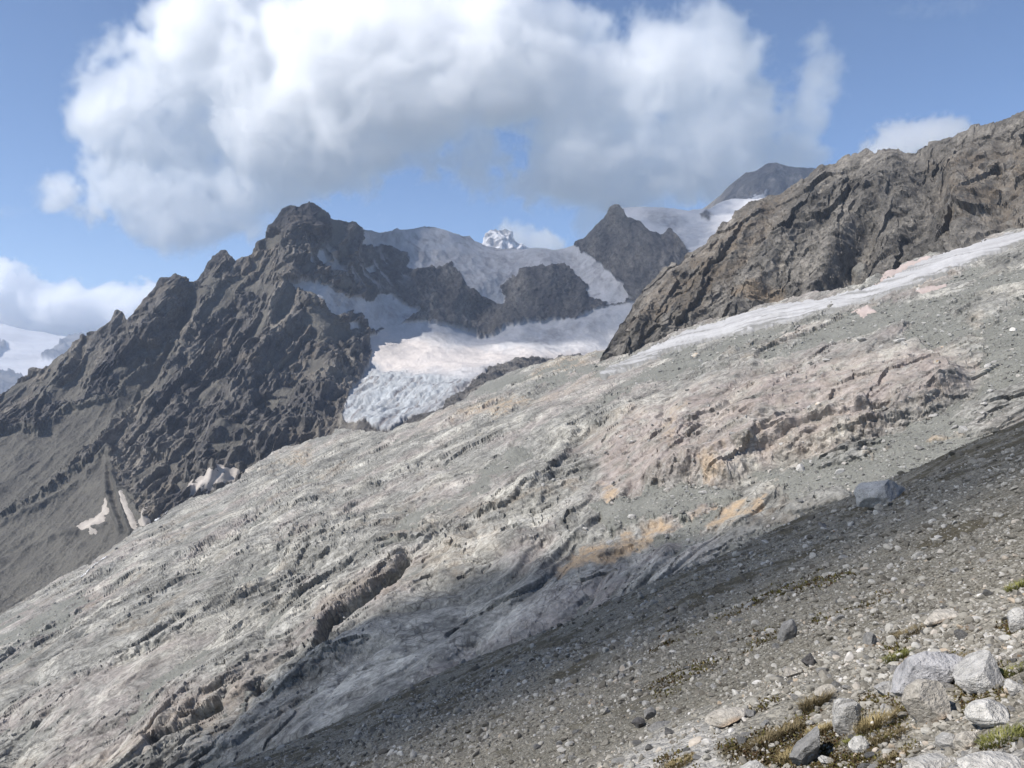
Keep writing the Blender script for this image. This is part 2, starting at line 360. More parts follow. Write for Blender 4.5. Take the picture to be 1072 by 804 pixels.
# ice
ice_fall = soft(wx, wy, [(355, 425), (372, 402), (388, 388), (410, 386), (440, 392), (470, 392), (492, 395), (480, 412), (462, 430), (430, 440), (400, 452), (378, 445), (355, 440)], 4)
A = at(450, 395, 1560); B = at(392, 442, 1270); ax_ice = B - A
bend = fbm(f3 / 70, 2)[:, None] * 0.6
ser = -humps(axis_coords(P0, ax_ice, 14, 20) + bend, 2) * -9.0 + ridged(axis_coords(P0, ax_ice, 10, 7) + bend, 2) * 1.6 + ridged(axis_coords(P0, (0.9, 0.3, 0.2), 3.5, 26) + bend, 2) * 2.4
ser = ser.reshape(px.shape)
upice = soft(px, py, [(410, 255), (480, 262), (600, 262), (660, 315), (600, 290), (560, 278), (525, 318), (480, 300), (440, 282)], 8)
snow_h = (fbm(P0.reshape(-1, 3) / 160, 3) * 9 + fbm(P0.reshape(-1, 3) / 28, 4) * 2.0).reshape(px.shape) + ice_fall * ser + upice * (ridged(axis_coords(P0, ax_wall, 3.0, 55), 3) * 5).reshape(px.shape)
gl = soft(px, py, S_basin, 3)
crev = (ridged(axis_coords(P0, (1, 0.25, 0), 5, 32), 2) * 4).reshape(px.shape) * gl * sstep(372, 392, py)
snow_h = snow_h + crev - 4
disp = ground * (1 - snow) + (snow_h + rock.clip(-20, 20) * 0.15) * snow
big = np.zeros(px.shape)
for poly, amt, wd in (([(470, 275), (485, 298), (506, 311), (528, 320), (540, 296), (545, 281), (570, 277), (590, 278), (610, 296), (622, 313), (606, 333), (560, 338), (509, 352), (470, 342), (440, 325), (425, 290)], 14, 10), ([(600, 257), (642, 214), (670, 232), (715, 260), (712, 275), (660, 320), (640, 284), (612, 262)], 18, 12), ([(297, 215), (340, 215), (352, 260), (345, 290), (300, 300), (270, 300)], 14, 18)):
    big += amt * soft(px, py, poly, wd)
for pts, amt, wd in (([(305, 217), (312, 262), (300, 300), (285, 345), (265, 385)], 45, 12), ([(235, 265), (215, 310), (195, 350), (180, 390), (160, 430)], 34, 10), ([(180, 288), (165, 330), (130, 380), (100, 420)], 30, 10), ([(318, 300), (335, 350), (345, 395), (330, 440)], 34, 12), ([(285, 350), (255, 400), (230, 450), (210, 490)], 28, 9), ([(205, 300), (188, 345), (168, 380), (140, 420), (120, 465)], -40, 9), ([(300, 320), (275, 360), (255, 400), (240, 440)], -26, 6), ([(255, 300), (240, 340), (222, 375), (205, 410)], -24, 6)):
    d, s, t_ = line_d(px, py, pts); big += 0.6 * amt * np.exp(-(d / wd) ** 2) * sstep(0, .12, t_) * (0.6 + 0.4 * sstep(1, 0.7, t_))
fade = 0.5 + 0.5 * sstep(0, 40, py - mass_top(px))
displace(mass, (disp + big * (1 - 0.7 * snow)) * fade, 0.4)
dirt_shade = np.maximum(soft(wx, wy, [(480, 398), (505, 386), (540, 378), (620, 368), (690, 370), (690, 380), (520, 392), (490, 420), (460, 440)], 7), 0.8 * soft(wx, wy, [(410, 452), (440, 420), (470, 405), (490, 410), (460, 440)], 6))
dirt_shade = np.maximum(dirt_shade, 0.75 * soft(wx, wy, [(452, 344), (475, 350), (470, 358), (445, 354)], 6)); dirt_shade = np.maximum(dirt_shade, 0.8 * soft(wx, wy, [(540, 350), (570, 345), (600, 338), (632, 330), (636, 342), (600, 352), (560, 360)], 8))
dirt_shade = np.maximum(dirt_shade, 0.6 * soft(wx, wy, [(384, 316), (399, 307), (438, 327), (411, 341), (391, 346)], 4)); cream_ = soft(wx, wy, [(386, 350), (640, 360), (640, 376), (500, 384), (400, 386)], 6); cvl = sstep(0.25, 0.6, ridged(axis_coords(P0, (1, 0.3, -0.1), 5, 75) + fbm(f3 / 120, 2)[:, None] * .5, 3).reshape(px.shape)); dirt_shade = np.maximum(dirt_shade, 0.85 * cvl * (1 - ice_fall) * (1 - 0.7 * gl)); dirt_shade = np.maximum(dirt_shade, 0.7 * upice); dirt_shade = np.maximum(dirt_shade, 0.35 * (1 - cream_)); ist = sstep(0.05, 0.6, fbm(axis_coords(P0, ax_ice, 16.0, 12) + bend, 3).reshape(px.shape)); dirt_shade = np.maximum(dirt_shade, 0.3 * ice_fall + 0.75 * ice_fall * ist); dirt_shade = np.maximum(dirt_shade, 0.7 * soft(wx, wy, [(383, 238), (411, 240), (436, 250), (420, 258), (378, 256)], 5))  # headwall and icefall crevasses: their shade painted in as dark lines, beside real dirt
dirt_shade = np.maximum(dirt_shade, 0.5 * soft(wx, wy, [(395, 352), (420, 356), (425, 372), (400, 372)], 6))
warm = 0.5 * soft(wx, wy, [(262, 268), (275, 262), (278, 280), (262, 300), (245, 300)], 8) + 0.35 * lw * sstep(0.0, 0.6, fbm(P0.reshape(-1, 3) / 130 + 9, 3).reshape(px.shape))
blue = ice_fall * snow
cream = soft(wx, wy, [(386, 350), (400, 347), (430, 352), (470, 362), (520, 366), (600, 366), (640, 366), (640, 376), (560, 376), (500, 384), (440, 388), (400, 386), (384, 372)], 6)
at_m = dict(cream=cream, flow=axis_coords(mass.P, ax_left, 3.0, 1.0), scree=scree, snow=snow, dirt_shade=dirt_shade * snow, warm=warm, ice=blue)
M_mass = terrain_mat('dark_gneiss', [(0.043, 0.042, 0.046), (0.1, 0.093, 0.086), (0.195, 0.176, 0.15)], [(0.093, 0.087, 0.077), (0.128, 0.12, 0.103)], 2.2,
    snow=[(0.53, 0.515, 0.51), (0.43, 0.43, 0.44), (0.2, 0.19, 0.19)], warm=(0.2, 0.165, 0.12), contrast=1.45, joints=0.3, bump=0.8)
K = lambda m: m[:-1, :-1]
isice = (~isleft) & (poly_sd(px, py, S_basin) > -1.0)
iswall = ~isleft & ~isice
grid_mesh('dark_mountain', mass.P, K(isleft), at_m, M_mass, False)
grid_mesh('glacier_headwall', mass.P, K(iswall), at_m, M_mass)
grid_mesh('glacier', mass.P, K(isice), at_m, M_mass)
tick('massif built')

# ================================================================== far behind: saddle, far peaks, snow plain
sad_top = curve([(600, 300), (630, 280), (640, 262), (646, 222), (652, 216), (668, 215), (685, 215), (702, 217), (720, 219.5), (741, 218), (750, 213), (765, 208), (800, 208), (880, 215)])
sad = make_patch(sad_top, curve([(600, 300), (880, 330)]), 600, 880, STEP, rbf([(600, 235, 3900), (660, 216, 3850), (700, 217, 3900), (740, 218, 4000), (880, 215, 4200), (650, 260, 3300), (700, 270, 3200), (760, 260, 3300), (880, 300, 3200), (600, 300, 3100)]), back=(500, 0.6, 5))
px, py = sad.PX, sad.PY; P0 = sad.P.copy(); wx, wy = warp(px, py, 3, 18, 2)
sd_rock = np.maximum(soft(wx, wy, [(684, 262), (700, 240), (722, 262), (700, 290)], 2), soft(wx, wy, [(735, 226), (741, 219), (745, 224), (740, 232)], 1.5))
crev = soft(wx, wy, [(700, 240), (722, 235), (760, 232), (790, 240), (760, 270), (720, 280), (705, 262)], 8)
displace(sad, (fbm(P0.reshape(-1, 3) / 180, 3) * 10 + fbm(P0.reshape(-1, 3) / 30, 3) * 2).reshape(px.shape) + crev * (ridged(axis_coords(P0, (1, 0.3, 0), 4, 40), 3) * 7).reshape(px.shape) + sd_rock * (fbm(P0.reshape(-1, 3) / 20, 3) * 8).reshape(px.shape))
dirt_shade = np.maximum(0.8 * soft(wx, wy, [(672, 222), (690, 218), (708, 224), (720, 232), (705, 240), (690, 236)], 6), 0.3 * crev)
grid_mesh('snow_saddle', sad.P, None, dict(flow=axis_coords(sad.P, (-0.5, -0.6, -0.6), 3, 1.0), snow=1 - sd_rock, dirt_shade=dirt_shade), M_mass)

fp_top = curve([(700, 235), (735, 219), (742, 215), (748, 210), (755, 204), (762, 196), (768, 191), (780, 182), (793, 178), (800, 173), (806, 171), (818, 172), (839, 175), (856, 177), (880, 185), (930, 215)])
fp = make_patch(fp_top, curve([(700, 270), (930, 330)]), 700, 930, STEP, rbf([(700, 235, 4700), (745, 215, 4600), (806, 171, 4700), (860, 178, 4900), (930, 215, 4800), (760, 230, 4300), (800, 210, 4400), (800, 260, 4150), (930, 320, 4000), (700, 270, 4150)]), back=(600, 1.0, 5), jag=0.4, jag_seed=8)
px, py = fp.PX, fp.PY; P0 = fp.P.copy()
displace(fp, (ridged(axis_coords(P0, (-0.6, -0.5, -0.7), 3, 150), 4) * 30 + facets(P0.reshape(-1, 3) / 40) * 8).reshape(px.shape) * (0.3 + 0.7 * sstep(0, 25, py - fp_top(px))))
grid_mesh('far_dark_peak', fp.P, None, dict(flow=axis_coords(fp.P, (-0.6, -0.5, -0.7), 3, 1.5), snow=0.0 * px + 0.9 * soft(*warp(px, py, 3, 8, 3), [(775, 214), (790, 205), (800, 208), (790, 218)], 1.0), scree=0.5 * sstep(0, .6, fbm(P0.reshape(-1, 3) / 200, 3).reshape(px.shape))), M_mass)

wp_top = curve([(480, 270), (500, 262), (507, 257), (509, 250), (511, 246), (515, 241), (519, 239.5), (525, 240), (530, 241), (536, 246), (540, 251), (544, 254), (549, 260), (570, 275)])
wpk = make_patch(wp_top, curve([(480, 300), (570, 300)]), 480, 570, 0.6, rbf([(480, 270, 8600), (520, 240, 8600), (570, 275, 8700), (520, 270, 8200), (480, 300, 8000), (570, 300, 8000)]), back=(900, 1.0, 5), jag=0.2)
px, py = wpk.PX, wpk.PY; P0 = wpk.P.copy()
band = ridged(axis_coords(P0, (1, 0.3, 0.05), 4, 80), 3).reshape(px.shape)
displace(wpk, (ridged(axis_coords(P0, (-0.2, -0.5, -0.8), 2.5, 140), 4) * 45).reshape(px.shape) + band * 14)
grid_mesh('white_peak', wpk.P, None, dict(flow=axis_coords(P0, (1, 0.3, 0.05), 3, 4.0), snow=1 - 0.75 * sstep(0.05, 0.5, band + 0.35 * fbm(P0.reshape(-1, 3) / 60, 3).reshape(px.shape))), M_mass)

pl = make_patch(curve([(-150, 333), (0, 338), (30, 345), (60, 352), (200, 362)]), curve([(-150, 470), (200, 470)]), -150, 200, 1.3, rbf([(-150, 333, 11800), (0, 338, 11800), (60, 352, 11600), (200, 362, 11400), (0, 400, 9500), (200, 400, 9500), (-150, 400, 9500), (0, 470, 6500), (200, 470, 6500), (-150, 470, 6500)]), back=(300, 0.3, 3))
px, py = pl.PX, pl.PY; P0 = pl.P.copy(); wx, wy = warp(px, py, 2, 9, 4)
rk = np.maximum.reduce([soft(wx, wy, [(-160, 345), (-20, 356), (5, 360), (8, 364), (-5, 374), (-160, 376)], 1), soft(wx, wy, [(40, 378), (56, 366), (72, 354), (85, 352), (110, 360), (120, 380), (60, 378)], 1), soft(wx, wy, [(-160, 385), (0, 393), (16, 394), (30, 399), (80, 420), (80, 480), (-160, 480)], 1)])
displace(pl, (fbm(axis_coords(P0, (1, 0, 0), 3, 260), 4) * 30).reshape(px.shape) + rk * (60 + (ridged(P0.reshape(-1, 3) / 300, 4) * 60).reshape(px.shape)))
grid_mesh('snow_plain', pl.P, None, dict(flow=axis_coords(P0, (1, 0, 0), 5, 5.0), snow=1 - rk, dirt_shade=0.35 * sstep(0, .5, fbm(axis_coords(P0, (1, 0, 0), 6, 200), 4).reshape(px.shape))), M_mass)
tick('far built')

# ================================================================== right rock ridge
rr_top = curve([(600, 400), (618, 386), (626, 378), (631, 368), (642, 350), (658, 324), (673, 303), (697, 285), (715, 269), (741, 251), (761, 231), (780, 219), (790, 213), (801, 206), (808, 207), (831, 195), (845, 184), (856, 178), (873, 170), (884, 163), (890, 162), (898, 164), (903, 160), (907, 158), (915, 163), (936, 159), (957, 157), (965, 152), (979, 146), (1000, 144), (1021, 136), (1042, 132), (1056, 124), (1063, 118), (1072, 113), (1100, 105), (1150, 92)])
rr_bot = curve([(600, 420), (640, 400), (700, 380), (760, 356), (822, 337), (880, 324), (932, 315), (980, 300), (1025, 280), (1072, 270), (1150, 262)])
rr_ctrl = [(600, 400, 810), (631, 368, 815), (658, 324, 860), (697, 285, 900), (741, 251, 930), (780, 220, 940), (831, 195, 950), (907, 159, 930), (1000, 144, 880), (1072, 115, 820), (1150, 92, 800), (640, 400, 795), (700, 380, 770), (760, 356, 748), (822, 337, 722), (880, 324, 700), (932, 315, 672), (980, 300, 630), (1025, 280, 588), (1072, 270, 560), (1150, 262, 540), (700, 335, 815), (760, 300, 820), (850, 260, 800), (930, 240, 770), (1000, 220, 730), (1072, 205, 680)]
rr = make_patch(rr_top, rr_bot, 600, 1150, 1.0, rbf(rr_ctrl, 0.004), back=(200, 0.9, 6), jag=0.8, jag_seed=5)
px, py = rr.PX, rr.PY; P0 = rr.P.copy(); f3 = P0.reshape(-1, 3); wx, wy = warp(px, py, 5, 20, 6)
A = at(890, 180, 930); B = at(800, 310, 740); ax_rr = B - A
bands = axis_coords(P0, at(960, 200, 760) - at(700, 330, 800), 3.0, 20)
wr = fbm(f3 / 40, 3)[:, None]
bd_ = at(960, 200, 760) - at(700, 330, 800); bd_ = bd_ / np.linalg.norm(bd_); dn_ = np.cross(bd_, (0.3, -1.0, 0.2)); dn_ = dn_ / np.linalg.norm(dn_)
def strata(lam, amt, seed):
    t_ = (f3 @ dn_.astype(F32)) / lam + 0.8 * fbm(axis_coords(P0, bd_, 3, lam * 1.6) + seed, 3); fr = t_ - np.floor(t_)
    return amt * (np.where(fr < .85, fr / .85, (1 - fr) / .15) - .5) * np.clip(0.6 + 0.9 * fbm(axis_coords(P0, bd_, 2, lam * 2) + seed + 5, 2), 0, 1.5)
d_rr = ridged(axis_coords(P0, ax_rr, 4.5, 62) + wr * 0.35, 3) * 8 + facets(axis_coords(P0, ax_rr, 2.2, 34) + wr * 0.15, 2.0) * 4.2 + facets(axis_coords(P0, ax_rr, 1.8, 13), 1.8) * 2.0 + strata(26, 2.2, 3) + strata(9, 1.2, 8) + facets(f3 / 5, 1.5) * 0.8 + fbm(f3 / 2, 2) * 0.35
d_rr = d_rr.reshape(px.shape)
for pts, amt, wd in (([(1020, 140), (1000, 190), (1010, 240), (985, 285)], 18, 14), ([(930, 165), (905, 215), (880, 255), (850, 300)], 20, 14), ([(960, 160), (975, 200), (960, 240)], -22, 16), ([(860, 185), (835, 230), (800, 275), (770, 330)], 16, 14), ([(905, 240), (895, 275), (880, 305)], -26, 14), ([(790, 225), (760, 265), (720, 310), (690, 355)], 14, 12), ([(700, 290), (680, 330), (660, 375)], 14, 9), ([(860, 290), (830, 305), (800, 315)], -12, 14), ([(1050, 150), (1045, 200), (1055, 240)], -12, 14)):
    d, s, t_ = line_d(px, py, pts); d_rr += 0.75 * amt * np.exp(-(d / wd) ** 2)
foot = sstep(0, 1, (py - (rr_bot(px) - 34)) / 26)
sc_r = sstep(-2, 3, (fbm(f3 / 50 + 4, 3).reshape(px.shape) * 6 - 12 + 9 * foot + 6 * sstep(960, 1060, px) * sstep(170, 230, py)) - d_rr * 0.55)
d_rr = d_rr * (1 - 0.6 * sc_r); fade = 0.42 + 0.58 * sstep(0, 40, py - rr_top(px))
displace(rr, d_rr * fade, 0.3)
warm = soft(wx, wy, [(765, 308), (790, 300), (822, 300), (820, 316), (770, 318)], 5) * 0.9 + 0.5 * soft(wx, wy, [(690, 300), (790, 215), (830, 200), (800, 260), (720, 330), (660, 350)], 16) + 0.4 * soft(wx, wy, [(980, 170), (1150, 120), (1150, 230), (990, 240)], 20)
M_ridge = terrain_mat('brown_schist', [(0.065, 0.06, 0.054), (0.125, 0.115, 0.102), (0.22, 0.2, 0.174)], [(0.16, 0.153, 0.138), (0.2, 0.19, 0.168)], 0.95, snow=[(0.8, 0.78, 0.77), (0.7, 0.66, 0.64), (0.3, 0.28, 0.26)], warm=(0.2, 0.155, 0.11), contrast=1.4, joints=0.5, bump=0.9)
at_r = dict(flow=axis_coords(rr.P, ax_rr, 2.2, 1.0), scree=sc_r, warm=warm)
grid_mesh('rock_ridge', rr.P, None, at_r, M_ridge, False)
tick('ridge built %s' % (rr.shape,))

# ================================================================== the slab slope across the valley
def slab_depth(px, py):
    return 115850 / np.maximum(py - 402 + .42 * (px - 536) + 126, 60)
sl_top0 = curve([(-80, 690), (0, 645), (30, 626), (60, 610), (100, 588), (130, 567), (150, 551), (175, 537), (200, 522), (225, 515), (248, 504), (262, 490), (280, 481), (300, 472), (330, 462), (352, 452), (380, 452), (400, 452), (420, 446), (437, 440), (455, 435), (470, 429), (482, 421), (492, 413), (508, 403), (530, 393), (552, 385), (575, 379), (605, 373), (632, 367), (650, 368), (680, 362), (704, 352), (732, 340), (768, 328), (800, 320), (822, 315), (860, 306), (907, 300), (932, 290), (955, 276), (979, 265), (1025, 250), (1072, 240), (1160, 225)])
def sl_top(x):
    x = np.asarray(x, float); q = np.stack([x.ravel(), 0 * x.ravel() + 4.4, 0 * x.ravel()], 1)
    wob = (fbm(q / 46, 3) * 5.5 + np.abs(fbm(q / 17 + 9, 3)) * 3.2 - 1.5).reshape(x.shape)
    return sl_top0(x) + wob * sstep(640, 420, x) * (1 - 0.75 * sstep(150, 190, x) * sstep(290, 260, x))
sl = make_patch(sl_top, curve([(-80, 860), (250, 850), (420, 800), (700, 690), (900, 600), (1160, 470)]), -80, 1160, 1.05, slab_depth, back=(120, 0.5, 4), jag=0.5, jag_seed=11)
px, py = sl.PX, sl.PY; P0 = sl.P.copy(); f3 = P0.reshape(-1, 3)
tick('slab grid %s' % (sl.shape,))
wx, wy = warp(px, py, 7, 30, 7); wx2, wy2 = warp(px, py, 2.5, 8, 8); wx += wx2 - px; wy += wy2 - py
A = at(520, 500, slab_depth(520, 500)); B = at(400, 572, slab_depth(400, 572)); ax_s = B - A
A = at(560, 470, slab_depth(560, 470)); B = at(500, 545, slab_depth(500, 545)); ax_s2 = B - A
def vec_noise(q, seed): return np.stack([fbm(q + seed, 3), fbm(q + seed + 33, 3), fbm(q + seed + 71, 3)], 1)
Wd = vec_noise(f3 / 160, 2.0) * 26 + vec_noise(f3 / 42, 5.0) * 3.5
Pw = (f3 + Wd).reshape(P0.shape).astype(F32)
wv = fbm(f3 / 70, 3)
r1 = ridged(axis_coords(Pw, ax_s, 1.4, 62) + wv[:, None] * 0.45, 3) * 3.6
r2 = ridged(axis_coords(Pw, ax_s, 1.5, 15) + wv[:, None] * 0.5, 3) * 1.7
r3 = (facets(axis_coords(Pw, ax_s, 1.1, 15) + fbm(f3 / 12, 2)[:, None] * 0.2, 1.6) * 2.2 + facets(axis_coords(Pw, ax_s2, 1.1, 6), 1.6) * 1.0 + fbm(f3 / 2.2, 3) * 0.4)
rough = (0.62 + 0.9 * fbm(f3 / 95 + 3, 3)).clip(0.08, 1.4)
A = at(500, 500, slab_depth(500, 500)); B = at(551, 586, slab_depth(551, 586)); ax_c = B - A; ax_c = ax_c - ax_s * (ax_c @ ax_s) / (ax_s @ ax_s); ax_c = (ax_c / np.linalg.norm(ax_c)).astype(F32)
cc_ = Pw.reshape(-1, 3) @ ax_c
def sheets(lam, stretch, amt, seed, drop=0.12, thin=0.0):
    q = axis_coords(Pw, ax_s, stretch, lam * 1.5) + seed
    t_ = cc_ / lam + 0.85 * fbm(q, 3) + 0.35 * fbm(axis_coords(Pw, ax_s, 2.5, lam * 0.45) + seed, 2)
    fr = t_ - np.floor(t_); k = np.floor(t_)
    ampl = np.clip(0.5 + 0.9 * fbm(axis_coords(Pw, ax_s, stretch * 0.8, lam * 2.2) + seed * 3.1 + (k * 7.7)[:, None], 2), thin, 1.6)
    prof = np.where(fr < 1 - drop, (fr / (1 - drop)) ** 1.6, sstep(1, 1 - drop, fr))
    return amt * ampl * (prof - 0.4)
sh_ = sheets(95, 1.3, 6.0, 21.0, 0.2) + sheets(40, 1.3, 4.0, 3.0, 0.16) + sheets(16, 1.3, 1.4, 9.0, 0.2)
steep = (soft(wx, wy, [(470, 600), (520, 470), (560, 400), (660, 380), (760, 400), (700, 520), (640, 540), (560, 580)], 40) * 0.85).ravel()
def hm(lam, st, oc=2): return humps(axis_coords(Pw, ax_s, st, lam), oc) * (1 - steep) + humps(axis_coords(Pw, ax_s2, st, lam), oc) * steep
hb = hm(85, 1.3) * 11 + hm(32, 1.25) * 4.2 * (0.45 + 0.5 * rough) + hm(11, 1.1) * 1.2 * rough
rock = (hb + r1 * 0.35 + r2 * 0.35 + sh_ * (0.55 + 0.45 * rough) + r3 * 0.62 * rough).reshape(px.shape)
feat = np.zeros(px.shape); lnoise = (facets(axis_coords(P0, ax_s, 1.8, 24)) + 0.8 * fbm(f3 / 9, 4)).reshape(px.shape)
def trench(pts, depth, wd):
    global feat
    d, s, t_ = line_d(wx * 0.25 + px * 0.75, wy * 0.25 + py * 0.75, pts); feat -= 1.1 * depth * np.exp(-(d / wd) ** 2) * sstep(0, .1, t_) * sstep(1, .9, t_)
def ledge(pts, hgt, up, edge=1.5, ragged=1.0):
    """rock that bulges out above a line and breaks off steeply at it"""
    global feat
    d, s, t_ = line_d(wx * 0.35 + px * 0.65, wy * 0.35 + py * 0.65, pts)
    sd = d * -s
    feat += 0.42 * hgt * (1 + 0.35 * ragged * lnoise) * sstep(-edge * 1.5, edge * 1.5, sd + 3.0 * ragged * lnoise) * np.clip(1 - sd / up, 0, 1) ** 1.3 * sstep(0, .15, t_) * sstep(1, .85, t_)
# polylines run left to right, the bulge lies above them
trench([(432, 582), (415, 600), (395, 615), (370, 632), (345, 650), (325, 690)], 14, 4.5)
trench([(325, 690), (300, 705), (260, 725)], 6, 4)
trench([(235, 735), (210, 745), (185, 768), (150, 775)], 12, 4.5)
ledge([(330, 655), (370, 622), (410, 598), (434, 584)], 4, 50, 3, 0.8)
ledge([(150, 770), (200, 742), (240, 728), (300, 708)], 5, 45, 3)
ledge([(640, 520), (690, 505), (720, 500), (770, 500), (800, 478), (850, 470), (890, 462), (930, 445), (975, 432), (1010, 408), (1020, 395)], 30, 95, 7, 0.5)
ledge([(690, 460), (740, 470), (790, 455), (830, 430), (880, 425), (940, 412), (990, 395)], 9, 50, 4, 0.7)
ledge([(760, 500), (800, 470), (830, 450), (880, 445), (920, 440)], 6, 25, 1.5)
ledge([(455, 450), (500, 432), (545, 415), (590, 402)], 9, 26, 1.5)
ledge([(500, 560), (560, 520), (590, 480), (610, 450)], 7, 45, 2)
ledge([(560, 540), (580, 500), (600, 470)], 6, 40, 2)
ledge([(380, 520), (430, 490), (470, 478)], 6, 30, 1.5)
ledge([(130, 665), (180, 650), (220, 640)], 5, 26); ledge([(60, 720), (110, 705), (160, 680), (200, 668)], 6, 34); ledge([(280, 600), (340, 575), (390, 555), (440, 540)], 6, 34)
ledge([(20, 670), (60, 655), (100, 640)], 5, 26); ledge([(560, 375), (600, 384), (640, 372)], 3, 14); ledge([(380, 585), (430, 560), (480, 545), (520, 520)], 4, 28); ledge([(180, 590), (240, 560), (300, 535), (340, 520)], 5, 30)
ledge([(480, 600), (560, 570), (640, 560), (700, 545), (770, 535)], 5, 20, 2); ledge([(900, 300), (960, 292), (1030, 280), (1072, 272)], 5, 16, 1.5); ledge([(395, 640), (450, 615), (510, 600)], 4, 24)
ledge([(600, 598), (660, 572), (740, 558), (800, 552)], 5, 16, 1.5)
ledge([(235, 500), (300, 482), (345, 465)], 6, 18); ledge([(90, 610), (140, 580), (190, 560)], 7, 22)
# gravel fills the hollows; more of it up on the right and in belts
cl = soft(wx, wy, [(620, 470), (660, 440), (720, 410), (800, 388), (900, 375), (990, 365), (1030, 385), (1015, 410), (930, 450), (850, 475), (790, 490), (770, 505), (690, 510), (630, 520)], 14)
gpoly = np.maximum.reduce([soft(wx, wy, [(700, 372), (800, 340), (1160, 250), (1160, 480), (1000, 460), (1030, 400), (990, 360), (850, 370), (720, 400), (640, 425), (560, 440)], 20), soft(wx, wy, [(1000, 425), (1160, 340), (1160, 520), (860, 550), (780, 500), (860, 478), (950, 450)], 10), soft(wx, wy, [(620, 535), (680, 510), (770, 508), (780, 525), (640, 560)], 8),
    0.9 * soft(wx, wy, [(520, 390), (640, 372), (630, 395), (540, 405), (490, 420), (455, 430)], 7), 0.7 * soft(wx, wy, [(420, 540), (540, 470), (560, 480), (440, 560), (380, 590)], 10), 0.7 * soft(wx, wy, [(560, 700), (700, 560), (860, 540), (860, 640), (600, 720), (300, 830), (150, 830), (400, 690)], 20), 0.8 * soft(wx, wy, [(-80, 660), (20, 640), (110, 620), (110, 640), (0, 700), (-80, 720)], 12), 0.6 * soft(wx, wy, [(130, 720), (230, 680), (260, 690), (140, 760), (60, 770)], 10)])
nlow = (fbm(axis_coords(P0, ax_s, 1.2, 60) + 5, 3) * 4.0).reshape(px.shape)
level = nlow * 0.7 - 2.4 + gpoly * 6.8 - cl * 6
scree = sstep(-0.6, 0.6, level - rock + fbm(f3 / 2.2, 2).reshape(px.shape) * 0.8)
gr_h = level.clip(-9, 5) * 0.75 + (fbm(f3 / 9, 3) * 0.5 + fbm(f3 / 1.6, 2) * 0.25).reshape(px.shape)
disp = rock * (1 - scree) + np.maximum(gr_h, rock * 0.3) * scree
fade = np.ones(px.shape)
displace(sl, (disp * (0.55 + 0.45 * sstep(-10, 60, py - sl_top(px))) + feat * 1.15) * fade, 0.55)
warm = np.maximum.reduce([soft(wx, wy, [(585, 590), (640, 566), (690, 550), (760, 530), (805, 524), (800, 542), (700, 565), (640, 588), (585, 606)], 4), 0.9 * soft(wx, wy, [(630, 510), (650, 510), (650, 532), (628, 530)], 4), soft(wx, wy, [(910, 480), (960, 465), (1010, 465), (990, 480), (940, 495)], 5), 0.7 * soft(wx, wy, [(735, 490), (760, 478), (765, 500), (745, 510)], 5), 0.6 * soft(wx, wy, [(470, 440), (540, 415), (560, 418), (500, 440)], 4), 0.5 * soft(wx, wy, [(690, 470), (712, 425), (722, 425), (705, 480)], 4), 0.55 * soft(wx, wy, [(560, 385), (615, 372), (610, 384), (560, 394)], 5), 0.5 * soft(wx, wy, [(290, 480), (330, 470), (320, 485)], 5), 0.12 * cl])
warm = np.maximum(warm, 0.2 * sstep(0.25, 0.7, fbm(axis_coords(Pw, ax_s, 1.2, 60) + 61, 4).reshape(px.shape)))
pink = np.maximum(0.65 * cl, 0.4 * sstep(0.0, 0.5, fbm(axis_coords(P0, ax_s, 1.2, 80) + 8, 4).reshape(px.shape)))
M_slab = terrain_mat('pale_slab_rock', [(0.135, 0.131, 0.118), (0.235, 0.227, 0.204), (0.345, 0.332, 0.3)], [(0.165, 0.164, 0.144), (0.213, 0.21, 0.185)], 0.62, joints=0.75, bump=0.8, warm=(0.4, 0.3, 0.2), pink=(0.34, 0.285, 0.262), snow=[(0.8, 0.78, 0.77), (0.7, 0.66, 0.64), (0.3, 0.28, 0.26)], contrast=1.25)
outc = sstep(0.05, 0.5, fbm(axis_coords(Pw, ax_s, 1.2, 40) + 40, 5).reshape(px.shape)) * (1 - scree)
warm = warm * sstep(-6, -2, feat); pink = pink * sstep(-6, -2, feat)
at_s = dict(pale=outc, flow=axis_coords((sl.P.reshape(-1, 3) + Wd * 0.5).reshape(sl.P.shape), ax_s, 1.05, 1.0), scree=scree, warm=warm, pink=pink)
grid_mesh('rock_slab_slope', sl.P, None, at_s, M_slab, False)
tick('slabs built')

